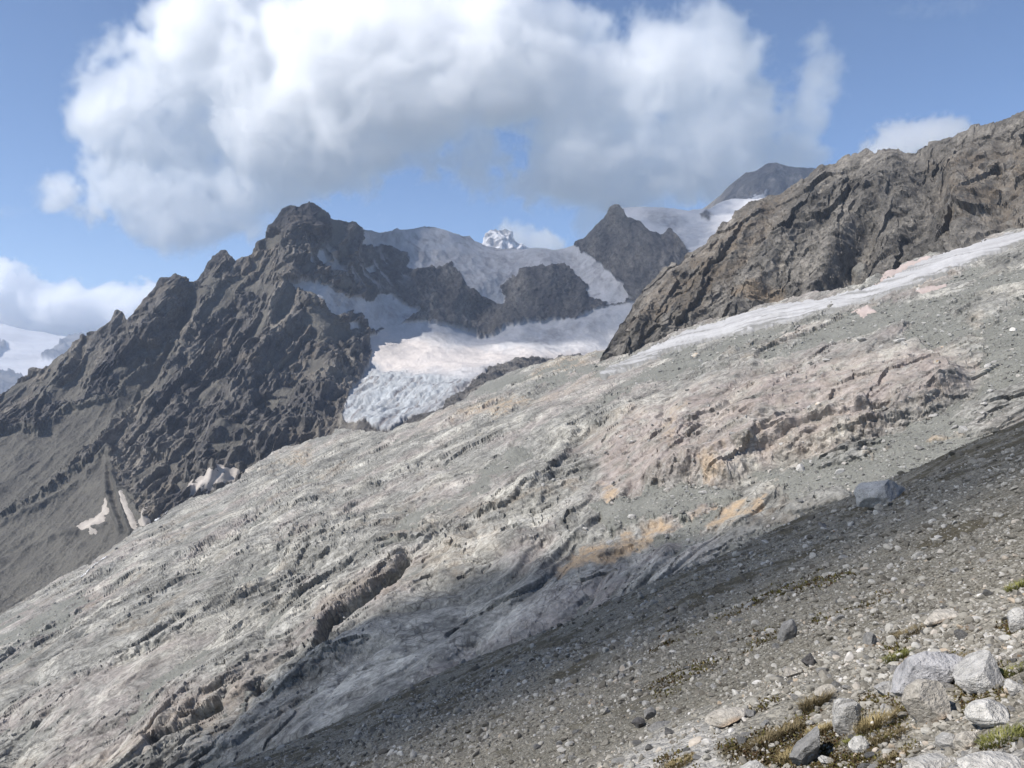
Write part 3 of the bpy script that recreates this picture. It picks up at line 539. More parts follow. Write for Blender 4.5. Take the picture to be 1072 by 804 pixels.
# ------------------------------------------------------------------ ice and snow lying on those slopes
def drape(a, poly, thick, name, mat, edge=6.0, rough=0.0, blur=3, attrs=None, wamp=1.5):
    """a sheet of snow or ice laid on a slope: thick in the middle, tapering into the ground at its rim"""
    p = np.array(poly); m = (a.PX > p[:, 0].min() - 8) & (a.PX < p[:, 0].max() + 8) & (a.PY > p[:, 1].min() - 8) & (a.PY < p[:, 1].max() + 8)
    m[:a.nb] = False
    r = np.where(m.any(1))[0]; c = np.where(m.any(0))[0]; sl_ = (slice(r[0], r[-1] + 1), slice(c[0], c[-1] + 1))
    X, Yp, PP, NN = a.PX[sl_], a.PY[sl_], a.P[sl_].copy(), a.N[sl_]
    ux, uy = warp(X, Yp, wamp, 7, 12)
    s = poly_sd(ux, uy, poly)
    for _ in range(blur):
        PP[1:-1, 1:-1] = (PP[1:-1, 1:-1] * 2 + PP[:-2, 1:-1] + PP[2:, 1:-1] + PP[1:-1, :-2] + PP[1:-1, 2:]) / 6
    base = a.P[sl_]
    lift = thick * (np.clip(s / edge, -1, 1) * 0.5 + 0.5)
    q = PP.reshape(-1, 3)
    if rough: lift = lift + rough * (s > 0) * np.clip(s / edge, 0, 1) * (fbm(q / 12, 3) * 0.8).reshape(s.shape)
    PP = PP + NN * lift[..., None]
    up = np.maximum(((base - PP) * NN).sum(-1) + 0.35, 0) * (s > 1.0)
    for _ in range(3): up[1:-1, 1:-1] = np.maximum.reduce([up[1:-1, 1:-1], up[:-2, 1:-1], up[2:, 1:-1], up[1:-1, :-2], up[1:-1, 2:]])
    for _ in range(8): up[1:-1, 1:-1] = (up[1:-1, 1:-1] * 2 + up[:-2, 1:-1] + up[2:, 1:-1] + up[1:-1, :-2] + up[1:-1, 2:]) / 6
    up = up * np.clip((s - 0.5) / 3, 0, 1)
    PP = PP + NN * up[..., None]
    PP = PP - NN * (np.clip(-s, 0, 3) * thick * 0.5)[..., None]
    at_ = dict(flow=q / 1.0, snow=np.ones(s.shape), dirt_shade=np.clip(1 - s / (edge * 0.8), 0, 1) * 0.6)
    if attrs: at_.update(attrs(X, Yp, s, q))
    return grid_mesh(name, PP, (s > -2.0)[:-1, :-1], at_, mat)
tongue = [(628, 391), (655, 380), (683, 366), (720, 350), (768, 333), (800, 325), (822, 320), (870, 313), (907, 307), (932, 296), (955, 284), (979, 272), (1000, 264), (1025, 256), (1050, 250), (1072, 245), (1130, 235), (1130, 250), (1085, 256), (1072, 258), (1056, 262), (1038, 270), (1020, 279), (1000, 286), (975, 295), (957, 302), (935, 309), (915, 314), (885, 323), (856, 330), (830, 339), (810, 344), (785, 349), (759, 352), (735, 358), (704, 368), (680, 378), (650, 389), (630, 396)]
def tongue_attr(X, Yp, s, q):
    str_ = fbm(axis_coords(q, at(1000, 275, 570) - at(760, 340, 730), 8, 7), 3).reshape(s.shape)
    return dict(dirt_shade=np.clip(0.35 + 0.6 * sstep(0.0, 0.5, str_) + 0.6 * np.clip(1 - s / 4, 0, 1) * (Yp > np.interp(X, [630, 760, 907, 1000, 1072], [390, 343, 311, 276, 252])), 0, 1), flow=axis_coords(q, at(1000, 275, 570) - at(760, 340, 730), 6, 0.7))
M_snow = terrain_mat('old_snow', [(0.3, 0.28, 0.26)] * 3, [(0.3, 0.28, 0.26)] * 2, 0.9, snow=[(0.5, 0.49, 0.49), (0.4, 0.39, 0.39), (0.2, 0.195, 0.182)])
M_pinksnow = terrain_mat('dusty_snow', [(0.3, 0.28, 0.26)] * 3, [(0.3, 0.28, 0.26)] * 2, 0.9, snow=[(0.47, 0.39, 0.36), (0.4, 0.33, 0.3), (0.3, 0.25, 0.22)])
M_tansnow = terrain_mat('grit_covered_snow', [(0.3, 0.28, 0.26)] * 3, [(0.3, 0.28, 0.26)] * 2, 1.3, snow=[(0.45, 0.405, 0.36), (0.37, 0.335, 0.295), (0.25, 0.225, 0.2)])
tongue_o = drape(sl, tongue, 3.0, 'glacier_tongue', M_snow, edge=9, rough=0.9, blur=40, attrs=tongue_attr)
SNOWP = []
for poly, m, lab, a in (([(917, 301), (935, 289), (960, 276), (972, 270), (980, 272), (965, 280), (942, 290), (928, 297)], M_pinksnow, 'long pinkish snow patch between the rock ridge and the upper edge of the glacier tongue', sl),
    ([(892, 331), (902, 327), (913, 325), (917, 328), (905, 333), (899, 331)], M_pinksnow, 'small pinkish snow patch with a dark hollow, just below the glacier tongue', sl),
    ([(960, 309), (975, 303), (990, 300), (991, 303), (978, 308), (965, 311)], M_pinksnow, 'narrow pale pink snow sliver on gravel right of the small snow patch', sl),
    ([(1012, 262), (1030, 255), (1040, 254), (1030, 260), (1018, 264)], M_pinksnow, 'faint pink snow patch at the foot of the ridge where the glacier tongue begins', sl),
    ([(191, 513), (208, 504), (232, 494), (240, 497), (250, 497), (248, 502), (225, 510), (201, 516)], M_tansnow, 'tan grit covered snow patch wedged between the dark mountain and pale slabs', mass),
    ([(81, 555), (84, 548), (97, 542), (107, 532), (111, 524), (112, 536), (105, 549), (96, 556)], M_tansnow, 'triangular tan snow patch lying on the dark scree of the valley floor', mass),
    ([(126, 511), (131, 520), (138, 538), (142, 553), (136, 552), (131, 535), (126, 520)], M_tansnow, 'thin dirty snow strip running down between two dark moraine ribs', mass),
    ([(149, 533), (154, 532), (156, 545), (151, 553), (147, 548)], M_tansnow, 'small dirty snow remnant beside the end of the moraine ribs', mass)):
    o = drape(a, poly, 1.2 if a is sl else 1.6, 'snow_patch', m, edge=3.5, blur=2 if a is sl else 40, wamp=2.0)
    SNOWP.append(tag(o, lab, 'snow patch', 'old snow patches on the slopes', 'structure'))
# meltwater streaming down the slabs
M_water = NT('white_water'); M_water = M_water.finish(M_water.ramp(M_water.noise(M_water.n('ShaderNodeNewGeometry').outputs['Position'], 0.6, 4), [(0.3, (0.45, 0.46, 0.47)), (0.7, (0.75, 0.75, 0.75))]), 0.4, spec=0.4)
for pts, lab in (([(177, 522), (172, 531), (168, 537), (163, 547)], 'upper thread of white meltwater falling beside the dark mountain'), ([(114, 585), (107, 590), (100, 596), (94, 602), (87, 607)], 'lower thread of white meltwater spilling over the left rim of the slabs')):
    p = np.array(pts, float); n = 40; tt = np.linspace(0, len(p) - 1, n); x_ = np.interp(tt, np.arange(len(p)), p[:, 0]) + fbm(np.stack([tt * 2, tt * 0, tt * 0], 1), 2) * 0.7; y_ = np.interp(tt, np.arange(len(p)), p[:, 1])
    q = []
    for xx, yy in zip(x_, y_):
        j = int(np.clip((xx + 80) / 1.05, 0, sl.shape[1] - 1)); c_ = sl.PY[sl.nb:, j]; i_ = int(np.argmin(np.abs(c_ - yy))) + sl.nb; q.append(sl.P[i_, j] + sl.N[i_, j] * 0.5)
    q = np.array(q); q[1:-1] = (q[:-2] + q[1:-1] * 2 + q[2:]) / 4 + np.array([-.2, -.3, .5]); wd = 0.7 + 0.5 * np.sin(tt * 5) ** 2; tg = np.gradient(q, axis=0); sd_ = np.cross(tg, [0.3, 1, -0.3]); sd_ /= np.linalg.norm(sd_, axis=1, keepdims=True)
    P_ = np.stack([q - sd_ * wd[:, None], q + np.array([-.1, -.4, .3]), q + sd_ * wd[:, None]], 1)
    tag(grid_mesh('stream', P_, None, None, M_water), lab, 'stream', 'meltwater streams', 'structure')
tick('snow built')

# ================================================================== the near moraine slope
def base_z(x, y):
    f = 1.5 + 1.1 * sstep(6.6, 12.5, y + 0.10 * x)
    return -f + .433 * x - .30 * y - 0.002 * np.maximum(0, y - 95) ** 2
def ground_z(x, y):
    x = np.asarray(x, F32); y = np.asarray(y, F32); r = np.hypot(x, y).ravel()
    q = np.stack([x.ravel(), y.ravel(), 0 * x.ravel()], 1)
    n = fbm(q / 26 + 2, 2) * 0.9 * sstep(18, 60, r) + fbm(q / 5.5, 3) * 0.20 * sstep(3, 11, r) + fbm(q / 1.3 + 7, 3) * 0.055 * sstep(1.5, 5, r) + fbm(q / 0.28 + 3, 3) * 0.018
    n += sstep(25, 60, r) * ridged(axis_coords(np.stack([q[:, 0], q[:, 1], q[:, 2]], 1), (0.45, 0.35, 0), 3, 9), 2) * 0.25
    return base_z(x, y) + n.reshape(x.shape)
_ys = np.exp(np.linspace(math.log(2.2), math.log(150), 420))
def on_ground(px, py):
    """where the sight line through a point of the photograph meets the moraine"""
    u = (np.atleast_1d(np.asarray(px, float)) - CX) / FOC; v = (CY - np.atleast_1d(np.asarray(py, float))) / FOC
    y = np.full(len(u), np.nan)
    for s in range(0, len(u), 4000):
        uu = u[s:s + 4000, None]; d = v[s:s + 4000, None] * _ys - base_z(uu * _ys, _ys[None] + 0 * uu)
        hit = d <= 0; k = hit.argmax(1); ok = hit.any(1)
        yy = _ys[k]; y[s:s + 4000] = np.where(ok, yy, np.nan)
    x = u * y
    z = np.full(len(u), np.nan); g = ~np.isnan(y)
    z[g] = ground_z(x[g], y[g])
    return np.stack([x, y, z], 1)
def moss_amount(PXq, PYq, x, y):
    """plants between the stones: a few beds on the near shelf and thin patches over the slope"""
    r = np.hypot(x, y); q = np.stack([x.ravel(), y.ravel(), 0 * x.ravel()], 1)
    n = fbm(q / 0.9 + 11, 4).reshape(x.shape); n2 = fbm(q / 5 + 21, 4, gain=0.65).reshape(x.shape)
    beds = np.maximum.reduce([soft(PXq, PYq, p, 8) for p in (
        [(760, 772), (800, 748), (835, 735), (850, 722), (862, 735), (850, 765), (842, 804), (790, 804), (740, 790)], [(845, 800), (862, 770), (890, 770), (900, 740), (925, 735), (955, 745), (960, 780), (940, 800), (900, 830)],
        [(968, 706), (1000, 694), (1018, 700), (1016, 722), (985, 724)], [(1000, 735), (1040, 715), (1080, 705), (1080, 725), (1040, 740), (1005, 755)], [(1022, 765), (1045, 755), (1080, 742), (1080, 765), (1045, 785), (1025, 790)], [(1040, 655), (1080, 640), (1080, 660), (1050, 672)], [(925, 690), (950, 682), (948, 697), (928, 700)], [(690, 800), (720, 790), (740, 830), (680, 830)])])
    near = beds * sstep(-0.45, 0.15, n + 0.35 * fbm(q / 0.25, 3).reshape(x.shape))
    far = sstep(0.42 - 0.5 * sstep(28, 70, r), 0.75 - 0.4 * sstep(28, 70, r), n2 + 0.5 * n) * sstep(10, 22, r)
    return np.maximum(near, 0.7 * far), beds
az = np.radians(np.arange(-50, 50.01, 0.085)); rr_ = np.exp(np.arange(math.log(1.2), math.log(260), 0.0068))
AZ, RR = np.meshgrid(az, rr_); GX = RR * np.sin(AZ); GY = RR * np.cos(AZ)
GZ = ground_z(GX, GY)
MP = np.stack([GX, GY, GZ], -1).astype(F32)
mpx = CX + FOC * GX / GY; mpy = CY - FOC * GZ / GY
moss, beds = moss_amount(mpx, mpy, GX, GY)
trail = np.maximum(soft(mpx, mpy, [(640, 830), (655, 790), (690, 765), (735, 757), (770, 765), (750, 785), (770, 830)], 9), soft(mpx, mpy, [(930, 830), (965, 785), (1010, 772), (1090, 775), (1090, 830)], 10))
t = NT('moraine_gravel'); pos = t.n('ShaderNodeNewGeometry').outputs['Position']
def gravel(t, scale):
    v = t.n('ShaderNodeTexVoronoi'); t.set(v, 'Vector', pos); t.set(v, 'Scale', scale); return v.outputs['Distance'], v.outputs['Color']
d1, c1 = gravel(t, 16); d2, c2 = gravel(t, 45); d3, c3 = gravel(t, 4.5)
sep = lambda c: t.n('ShaderNodeSeparateColor', i_0=c).outputs[0]
dist = t.math('LENGTH', 0) if False else t.n('ShaderNodeVectorMath', operation='LENGTH', i_0=pos).outputs['Value']
far_f = t.sharp(dist, 12, 45)
g = t.mix(far_f, t.mix(0.5, sep(c1), sep(c2)), t.mix(0.55, sep(c3), sep(c1)))
col = t.ramp(g, [(0.15, (0.13, 0.12, 0.098)), (0.5, (0.21, 0.195, 0.163)), (0.8, (0.3, 0.28, 0.24))])
col = t.mix(t.math('MULTIPLY', t.attr('shelf'), 0.6), col, t.mix(1.0, (0.32, 0.3, 0.265), t.ramp(g, [(0.2, 0.7), (0.8, 1.2)]), 'MULTIPLY'))
big_n = t.noise(pos, 0.18, 5, 0.6)
col = t.mix(1.0, col, t.ramp(big_n, [(0.3, (0.8, 0.8, 0.78)), (0.7, (1.15, 1.12, 1.06))]), 'MULTIPLY')
col = t.mix(t.attr('trail'), col, t.mix(1.0, (0.38, 0.36, 0.325), t.ramp(g, [(0.2, 0.75), (0.8, 1.15)]), 'MULTIPLY'))
mc = t.ramp(t.noise(pos, 3.0, 5, 0.7), [(0.3, (0.038, 0.03, 0.018)), (0.5, (0.075, 0.06, 0.034)), (0.7, (0.115, 0.097, 0.05))])
col = t.mix(t.attr('moss'), col, mc)
h = t.math('ADD', t.math('MULTIPLY', d1, -0.05), t.math('ADD', t.math('MULTIPLY', d2, -0.02), t.math('MULTIPLY', t.noise(pos, 60, 4, 0.7), 0.012)))
h = t.math('ADD', h, t.math('MULTIPLY', t.math('MULTIPLY', d3, -0.25), far_f))
M_moraine = t.finish(col, 0.95, h, 0.8, 1.0, 0.1)
grid_mesh('moraine_slope', MP, None, dict(moss=moss * (1 - trail), trail=trail, shelf=sstep(13, 8.5, GY + 0.1 * GX + 1.2 * fbm(np.stack([GX.ravel(), GY.ravel(), 0 * GX.ravel()], 1) / 2.5, 3).reshape(GX.shape))), M_moraine)
tick('moraine %s' % (MP.shape,))

# ------------------------------------------------------------------ stones
import bmesh
def ico(sub):
    bm = bmesh.new(); bmesh.ops.create_icosphere(bm, subdivisions=sub, radius=1)
    v = np.array([x.co[:] for x in bm.verts]); f = np.array([[q.index for q in p.verts] for p in bm.faces]); bm.free(); return v, f
ICO = {s: ico(s) for s in (1, 2, 3, 4, 5)}
def rock_verts(sub, seed, cuts=11, lo=0.55, hi=0.92, noise=0.05):
    """a broken stone: a ball cut by flat planes, edges slightly worn"""
    r = np.random.default_rng(seed); v = ICO[sub][0].copy()
    n = r.normal(size=(cuts, 3)); n /= np.linalg.norm(n, axis=1, keepdims=True); d = r.uniform(lo, hi, cuts)
    for k in range(cuts):
        s = v @ n[k]; ex = np.maximum(s - d[k], 0); v = v - np.outer(ex * 0.96, n[k])
    if noise:
        q = (v * 2.1 + seed % 97).astype(F32)
        v = v * (1 + noise * fbm(q, 4 if sub > 3 else 2))[:, None]
    return v
def rot(rx, ry, rz):
    c, s = math.cos, math.sin
    X = np.array([[1, 0, 0], [0, c(rx), -s(rx)], [0, s(rx), c(rx)]]); Yr = np.array([[c(ry), 0, s(ry)], [0, 1, 0], [-s(ry), 0, c(ry)]]); Z = np.array([[c(rz), -s(rz), 0], [s(rz), c(rz), 0], [0, 0, 1]])
    return Z @ Yr @ X
def stone_mat(name, a, b, c, tintn=None, sc_=1.0, spots=0.5):
    t = NT(name); oi = t.n('ShaderNodeObjectInfo').outputs['Random']
    tc = t.n('ShaderNodeTexCoord').outputs['Object']
    n1 = t.noise(tc, 2.2 * sc_, 6, 0.65, 0.5); n2 = t.noise(tc, 17 * sc_, 5, 0.7)
    col = t.ramp(n1, [(0.3, a), (0.5, b), (0.7, c)])
    col = t.mix(1.0, col, t.ramp(n2, [(0.3, 0.58), (0.52, 1.0), (0.75, 1.28)]), 'MULTIPLY')
    if tintn: col = t.mix(t.sharp(t.noise(tc, 1.4 * sc_, 3), 0.52, 0.62), col, t.mix(1.0, tintn, t.ramp(n2, [(0.3, 0.8), (0.7, 1.15)]), 'MULTIPLY'))
    col = t.mix(t.math('MULTIPLY', t.sharp(t.noise(tc, 9 * sc_, 4, 0.7), 0.58, 0.66), spots), col, (0.1, 0.1, 0.088))
    col = t.mix(1.0, col, t.ramp(oi, [(0, 0.8), (1, 1.15)]), 'MULTIPLY')
    return t.finish(col, 0.9, t.math('ADD', n1, t.math('MULTIPLY', n2, 0.5)), 0.8, 0.14, 0.15)
M_grey = stone_mat('grey_stone', (0.32, 0.305, 0.28), (0.44, 0.42, 0.39), (0.53, 0.51, 0.475))
M_lilac = stone_mat('lilac_grey_stone', (0.33, 0.32, 0.32), (0.43, 0.415, 0.41), (0.5, 0.485, 0.475), spots=0.25)
M_tan = stone_mat('tan_stone', (0.38, 0.34, 0.285), (0.5, 0.455, 0.39), (0.58, 0.545, 0.48), (0.42, 0.29, 0.18))
M_white = stone_mat('whitish_stone', (0.4, 0.38, 0.345), (0.52, 0.495, 0.455), (0.6, 0.575, 0.535), spots=0.3)
M_dark = stone_mat('dark_stone', (0.09, 0.085, 0.085), (0.15, 0.14, 0.135), (0.22, 0.21, 0.2))
M_mid = stone_mat('mid_grey_stone', (0.17, 0.165, 0.155), (0.25, 0.24, 0.225), (0.33, 0.315, 0.295))
def tri_mesh(name, v, f, mat, sm=False):
    return raw_mesh(name, v, f, None, mat, sm)
def boulder(cx, base, w, h, mat, label, seed, tilt=0.0, dep=0.8, name='boulder', sub=4, lo=0.42, hi=0.88, cuts=10, sink=0.42, group='boulders on the near moraine', noise=0.06, yaw=None):
    """w and h are its size in photo pixels, tilt turns it in the picture plane"""
    g = on_ground(cx, base)[0]; s = g[1] / FOC; W, H = w * s / 1.62, h * s / 1.62
    v = rock_verts(sub, seed, cuts, lo, hi, noise)
    v = v * [W, (W + H) / 2 * dep, H]
    v = v @ rot(0, tilt, 0).T @ rot(0, 0, (yaw if yaw is not None else random.uniform(-.3, .3))).T
    lowz = v[:, 2].min(); v[:, 2] -= lowz * (1 - sink)
    o = tri_mesh(name, v, ICO[sub][1], mat); o.location = (g[0], g[1] + W * 0.3, g[2] - 0.02 * H)
    return tag(o, label, 'boulder', group)
big = [
 (973, 742, 80, 35, M_lilac, 'large smooth lilac grey slab boulder leaning uphill, biggest rock of the near shelf', 101, -0.66, 0.7, 5),
 (977, 764, 44, 46, M_tan, 'blocky cream and orange boulder with a dark right side, below the large lilac slab', 102, 0.15, 0.9, 5),
 (1034, 728, 48, 42, M_grey, 'pale grey rounded boulder with a dark hollow beneath, right of the large lilac slab', 103, -0.35, 0.9, 5),
 (1043, 762, 42, 25, M_white, 'low flat whitish boulder bedded in grit beside the green moss', 104, -0.2, 0.9, 4),
 (1012, 780, 22, 25, M_tan, 'small upright boulder with an orange stain near the pale trail', 105, 0.1, 0.9, 4),
 (996, 780, 23, 17, M_grey, 'small grey boulder touching the left side of the orange stained one', 106, -0.4, 0.9, 4),
 (891, 772, 26, 38, M_white, 'tall whitish rock standing left of the golden grass tuft', 107, 0.1, 0.8, 4),
 (902, 785, 22, 19, M_white, 'rounded white boulder just below the tall whitish rock', 108, 0, 0.9, 4),
 (864, 796, 13, 11, M_white, 'small white cobble lying alone in brown ground plants', 109, 0, 0.9, 4),
 (846, 798, 46, 26, M_mid, 'long slanting grey rock rib half buried in the brown plants', 110, -0.85, 0.8, 4),
 (927, 738, 21, 15, M_grey, 'squat grey boulder between the golden tuft and the large lilac slab', 111, -0.2, 0.9, 4),
 (928, 756, 15, 11, M_white, 'small pale boulder at the right foot of the golden grass tuft', 112, 0, 0.9, 4),
 (789, 812, 27, 18, M_white, 'pale flat topped boulder cut off by the bottom edge among brown plants', 113, 0, 0.9, 4),
 (763, 768, 40, 14, M_tan, 'flat tan slab on the rim of the shelf at the head of the pale trail', 114, -0.28, 1.2, 4),
 (680, 749, 13, 14, M_mid, 'rounded grey boulder standing above the pale trail', 115, 0, 0.9, 4),
 (669, 756, 13, 11, M_dark, 'dark boulder left of the rounded grey one above the trail', 116, 0, 0.9, 4),
 (702, 759, 42, 9, M_mid, 'long low grey slab lying along the top of the pale trail', 117, 0.02, 0.7, 4),
 (824, 675, 16, 23, M_mid, 'upright grey brown boulder standing out of the middle of the rubble slope', 118, 0.3, 0.9, 4),
 (847, 713, 15, 16, M_dark, 'dark stone with a shadowed face at the rim of the shelf', 119, 0.1, 0.9, 4),
 (828, 724, 17, 10, M_tan, 'tan flat stone left of the dark stone on the rim', 120, -0.2, 0.9, 4),
 (987, 664, 34, 11, M_tan, 'flat tan bedrock slab above the large lilac boulder', 121, -0.2, 1.1, 4),
 (913, 688, 15, 17, M_mid, 'grey tilted block at the rim left of the brown green tuft', 122, -0.3, 0.9, 4),
 (1064, 733, 20, 15, M_white, 'whitish boulder at the right border beside the mossy strip', 123, 0, 0.9, 4),
 (885, 752, 22, 18, M_grey, 'flat grey boulder above the tall whitish rock', 124, -0.5, 0.9, 4),
 (1068, 664, 18, 24, M_white, 'white block at the right border under the small green tuft', 125, 0, 0.9, 4),
 (975, 806, 46, 16, M_white, 'broad pale bedrock slab flush with the trail at the bottom border', 126, -0.15, 1.2, 4),
 (1048, 806, 60, 18, M_white, 'widest chalky white slab in the bottom right corner of the trail', 127, -0.05, 1.2, 4),
 (868, 738, 26, 12, M_tan, 'low tan stone at the top of the brown plant bed', 128, -0.4, 1.0, 4),
]
for cx, b, w, h, m, lab, sd, tl, dp, sub in big:
    boulder(cx, b, w, h, m, lab, sd, tl, dp, sub=sub)
# the crest boulder, big, tipped, with a broken face to the right
crest = boulder(926, 534, 46, 32, M_grey, 'big grey block with a dark broken face, sitting on the crest of the moraine', 140, -0.22, 0.9, sub=5, lo=0.5, hi=0.85, cuts=9, sink=0.45)
PROTO = []
for k in range(14):
    m = [M_grey, M_mid, M_grey, M_white, M_mid, M_tan, M_grey][k % 7]
    me_v = rock_verts(3, 300 + k, 10, 0.5, 0.9, 0.05) * [1, 0.85, 0.62]
    o = tri_mesh('stone', me_v, ICO[3][1], m); PROTO.append(o)
used = [0] * len(PROTO)
def place(k, loc, s, lab, cat, group, name):
    o = PROTO[k]
    if used[k]:
        o = o.copy(); C.objects.link(o)
    used[k] += 1; o.name = name
    o.location = loc; o.scale = (s * random.uniform(.8, 1.25), s * random.uniform(.8, 1.25), s * random.uniform(.75, 1.15))
    o.rotation_euler = (random.uniform(-.5, .5), random.uniform(-.5, .5), random.uniform(0, 6.28))
    return tag(o, lab, cat, group)
# larger loose stones, each its own object
n_big = 190; cnt = 0
while cnt < n_big:
    x_, y_ = random.uniform(560, 1075), random.uniform(560, 806)
    g = on_ground(x_, y_)[0]
    if np.isnan(g[0]) or g[1] > 75: continue
    near = g[1] < 9.5
    if not near and random.random() < 0.35: continue
    wpx = random.choice([7, 8, 8, 9, 10, 12, 14]) if near else random.choice([6, 6, 7, 7, 8, 9, 10])
    s = wpx * g[1] / FOC / 1.7
    k = random.randrange(14)
    place(k, (g[0], g[1], g[2] + s * 0.22), s, ('pale stone larger than the grit around it, on the shelf of the near moraine' if near else 'grey stone standing out larger than the rubble on the far moraine flank'), 'stone',
          'loose stones on the near shelf' if near else 'larger stones on the rubble slope', 'stone'); cnt += 1
# boulders lying about on the slabs and gravel across the valley
slab_Z = sl
def on_slab(x, y):
    j = int(np.clip((x + 80) / 1.05, 0, sl.shape[1] - 1)); col_ = sl.PY[sl.nb:, j]; i = int(np.argmin(np.abs(col_ - y))) + sl.nb
    return sl.P[i, j]
spots_s = [(1010, 458, 13), (1000, 452, 7), (738, 520, 8), (664, 548, 9), (775, 478, 8), (865, 447, 7), (978, 440, 8), (905, 364, 9), (836, 348, 8), (943, 362, 12), (1062, 350, 8), (925, 330, 6), (730, 375, 8), (880, 500, 9), (840, 497, 12), (700, 565, 7), (640, 572, 8), (615, 560, 6), (655, 558, 5), (985, 398, 8), (1035, 390, 9), (1040, 420, 7), (965, 475, 9), (1030, 440, 6)]
for k, (x_, y_, w) in enumerate(spots_s):
    p = on_slab(x_, y_); s = w * p[1] / FOC / 1.7
    place(k % 14, (p[0], p[1], p[2] + s * .2), s, 'pale boulder lying on the gravel of the slab slope across the valley', 'boulder', 'boulders on the slab slope', 'boulder')
for _ in range(40):
    x_ = random.uniform(640, 1070); y_ = random.uniform(300, 540)
    if y_ < sl_top(x_) + 25: continue
    p = on_slab(x_, y_); s = random.choice([4, 4, 5, 6]) * p[1] / FOC / 1.7
    place(random.randrange(14), (p[0], p[1], p[2] + s * .2), s, 'pale boulder lying on the gravel of the slab slope across the valley', 'boulder', 'boulders on the slab slope', 'boulder')
tick('boulders')
# rubble nobody could count: one object per landform
def rubble(name, P, S, mats_n, seed, label, mat, subs=(1, 2), big_cut=0.0, shade_add=None):
    r = np.random.default_rng(seed)
    V, Fs, col = [], [], []; off = 0
    lib = {s: [rock_verts(s, 500 + 31 * s + k, 8, 0.5, 0.88, 0.0) * [1, .85, .65] for k in range(10)] for s in subs}
    kind = np.where(S[1] > big_cut, subs[1], subs[0])
    for sub in subs:
        idx = np.where(kind == sub)[0]
        if not len(idx): continue
        base = np.array(lib[sub])[r.integers(0, 10, len(idx))]
        sc3 = S[0][idx, None] * r.uniform(.7, 1.3, (len(idx), 3))
        base = base * sc3[:, None, :]
        a, b, c = r.uniform(-.7, .7, len(idx)), r.uniform(-.7, .7, len(idx)), r.uniform(0, 6.28, len(idx))
        Rm = np.array([rot(*t_) for t_ in zip(a, b, c)])
        base = np.einsum('nij,nvj->nvi', Rm, base) + P[idx][:, None, :]
        nv = base.shape[1]
        V.append(base.reshape(-1, 3)); Fs.append((ICO[sub][1][None] + (np.arange(len(idx)) * nv)[:, None, None] + off).reshape(-1, 3)); off += len(idx) * nv
        col.append(np.repeat(np.clip(0.93 * r.random(len(idx)) ** 1.15 + (shade_add[idx] if shade_add is not None else 0), 0, 1), nv))
    o = raw_mesh(name, np.concatenate(V), np.concatenate(Fs), {'shade': np.concatenate(col)[:, None]}, mat, False)
    return tag(o, label, 'rubble', None, 'stuff')
t = NT('rubble_stone'); sh = t.attr('shade'); pos2 = t.n('ShaderNodeNewGeometry').outputs['Position']
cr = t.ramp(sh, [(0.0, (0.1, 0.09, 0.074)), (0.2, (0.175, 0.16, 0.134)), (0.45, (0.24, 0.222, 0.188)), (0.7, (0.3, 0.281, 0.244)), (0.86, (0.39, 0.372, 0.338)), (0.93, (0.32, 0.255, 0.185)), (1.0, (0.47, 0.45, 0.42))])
cr = t.mix(1.0, cr, t.ramp(t.noise(pos2, 14, 4, 0.7), [(0.3, 0.82), (0.7, 1.35)]), 'MULTIPLY')
M_rubble = t.finish(cr, 0.93, None, spec=0.1)
def scatter(n, box, pxsize, ymax=140, seed=0):
    r = np.random.default_rng(seed)
    x_ = r.uniform(box[0], box[2], n); y_ = r.uniform(box[1], box[3], n)
    g = on_ground(x_, y_); ok = ~np.isnan(g[:, 0]) & (g[:, 1] < ymax); g = g[ok]; x_, y_ = x_[ok], y_[ok]
    wpx = pxsize[0] * (r.random(len(g)) * (1 - (pxsize[0] / pxsize[1]) ** 2.3) + (pxsize[0] / pxsize[1]) ** 2.3) ** (-1 / 2.3) * 1.0
    wpx = np.minimum(wpx, pxsize[1])
    return x_, y_, g, wpx
x1, y1, g1, w1 = scatter(95000, (230, 440, 1090, 815), (1.6, 10.0), 140, 21)
farm = g1[:, 1] > 9
w1 = np.where(farm, w1, w1 * 1.3)
ms, bd = moss_amount(x1, y1, g1[:, 0], g1[:, 1])
keep = (np.random.default_rng(4).random(len(g1)) > np.where(farm, ms * 0.3, bd * 0.7))
keep &= np.random.default_rng(6).random(len(g1)) < 0.55 + 0.9 * sstep(-0.4, 0.5, fbm((g1[:, :3] / np.where(farm, 9.0, 1.6)[:, None]).astype(F32), 3))
tr = np.maximum(soft(x1, y1, [(640, 830), (655, 790), (690, 765), (735, 757), (770, 765), (750, 785), (770, 830)], 9), soft(x1, y1, [(930, 830), (965, 785), (1010, 772), (1090, 775), (1090, 830)], 10))
keep &= np.random.default_rng(5).random(len(g1)) > tr * 0.75
g1, w1 = g1[keep], w1[keep]
S1 = w1 * g1[:, 1] / FOC / 1.7
g1[:, 2] += S1 * 0.2
rubble('moraine_rubble', g1, (S1, w1), 0, 31, 'grey rubble of broken stones covering the near moraine slope', M_rubble, (1, 2), 3.6, shade_add=0.1 * sstep(13, 8.5, g1[:, 1]) - 0.13 * sstep(11, 60, g1[:, 1]))
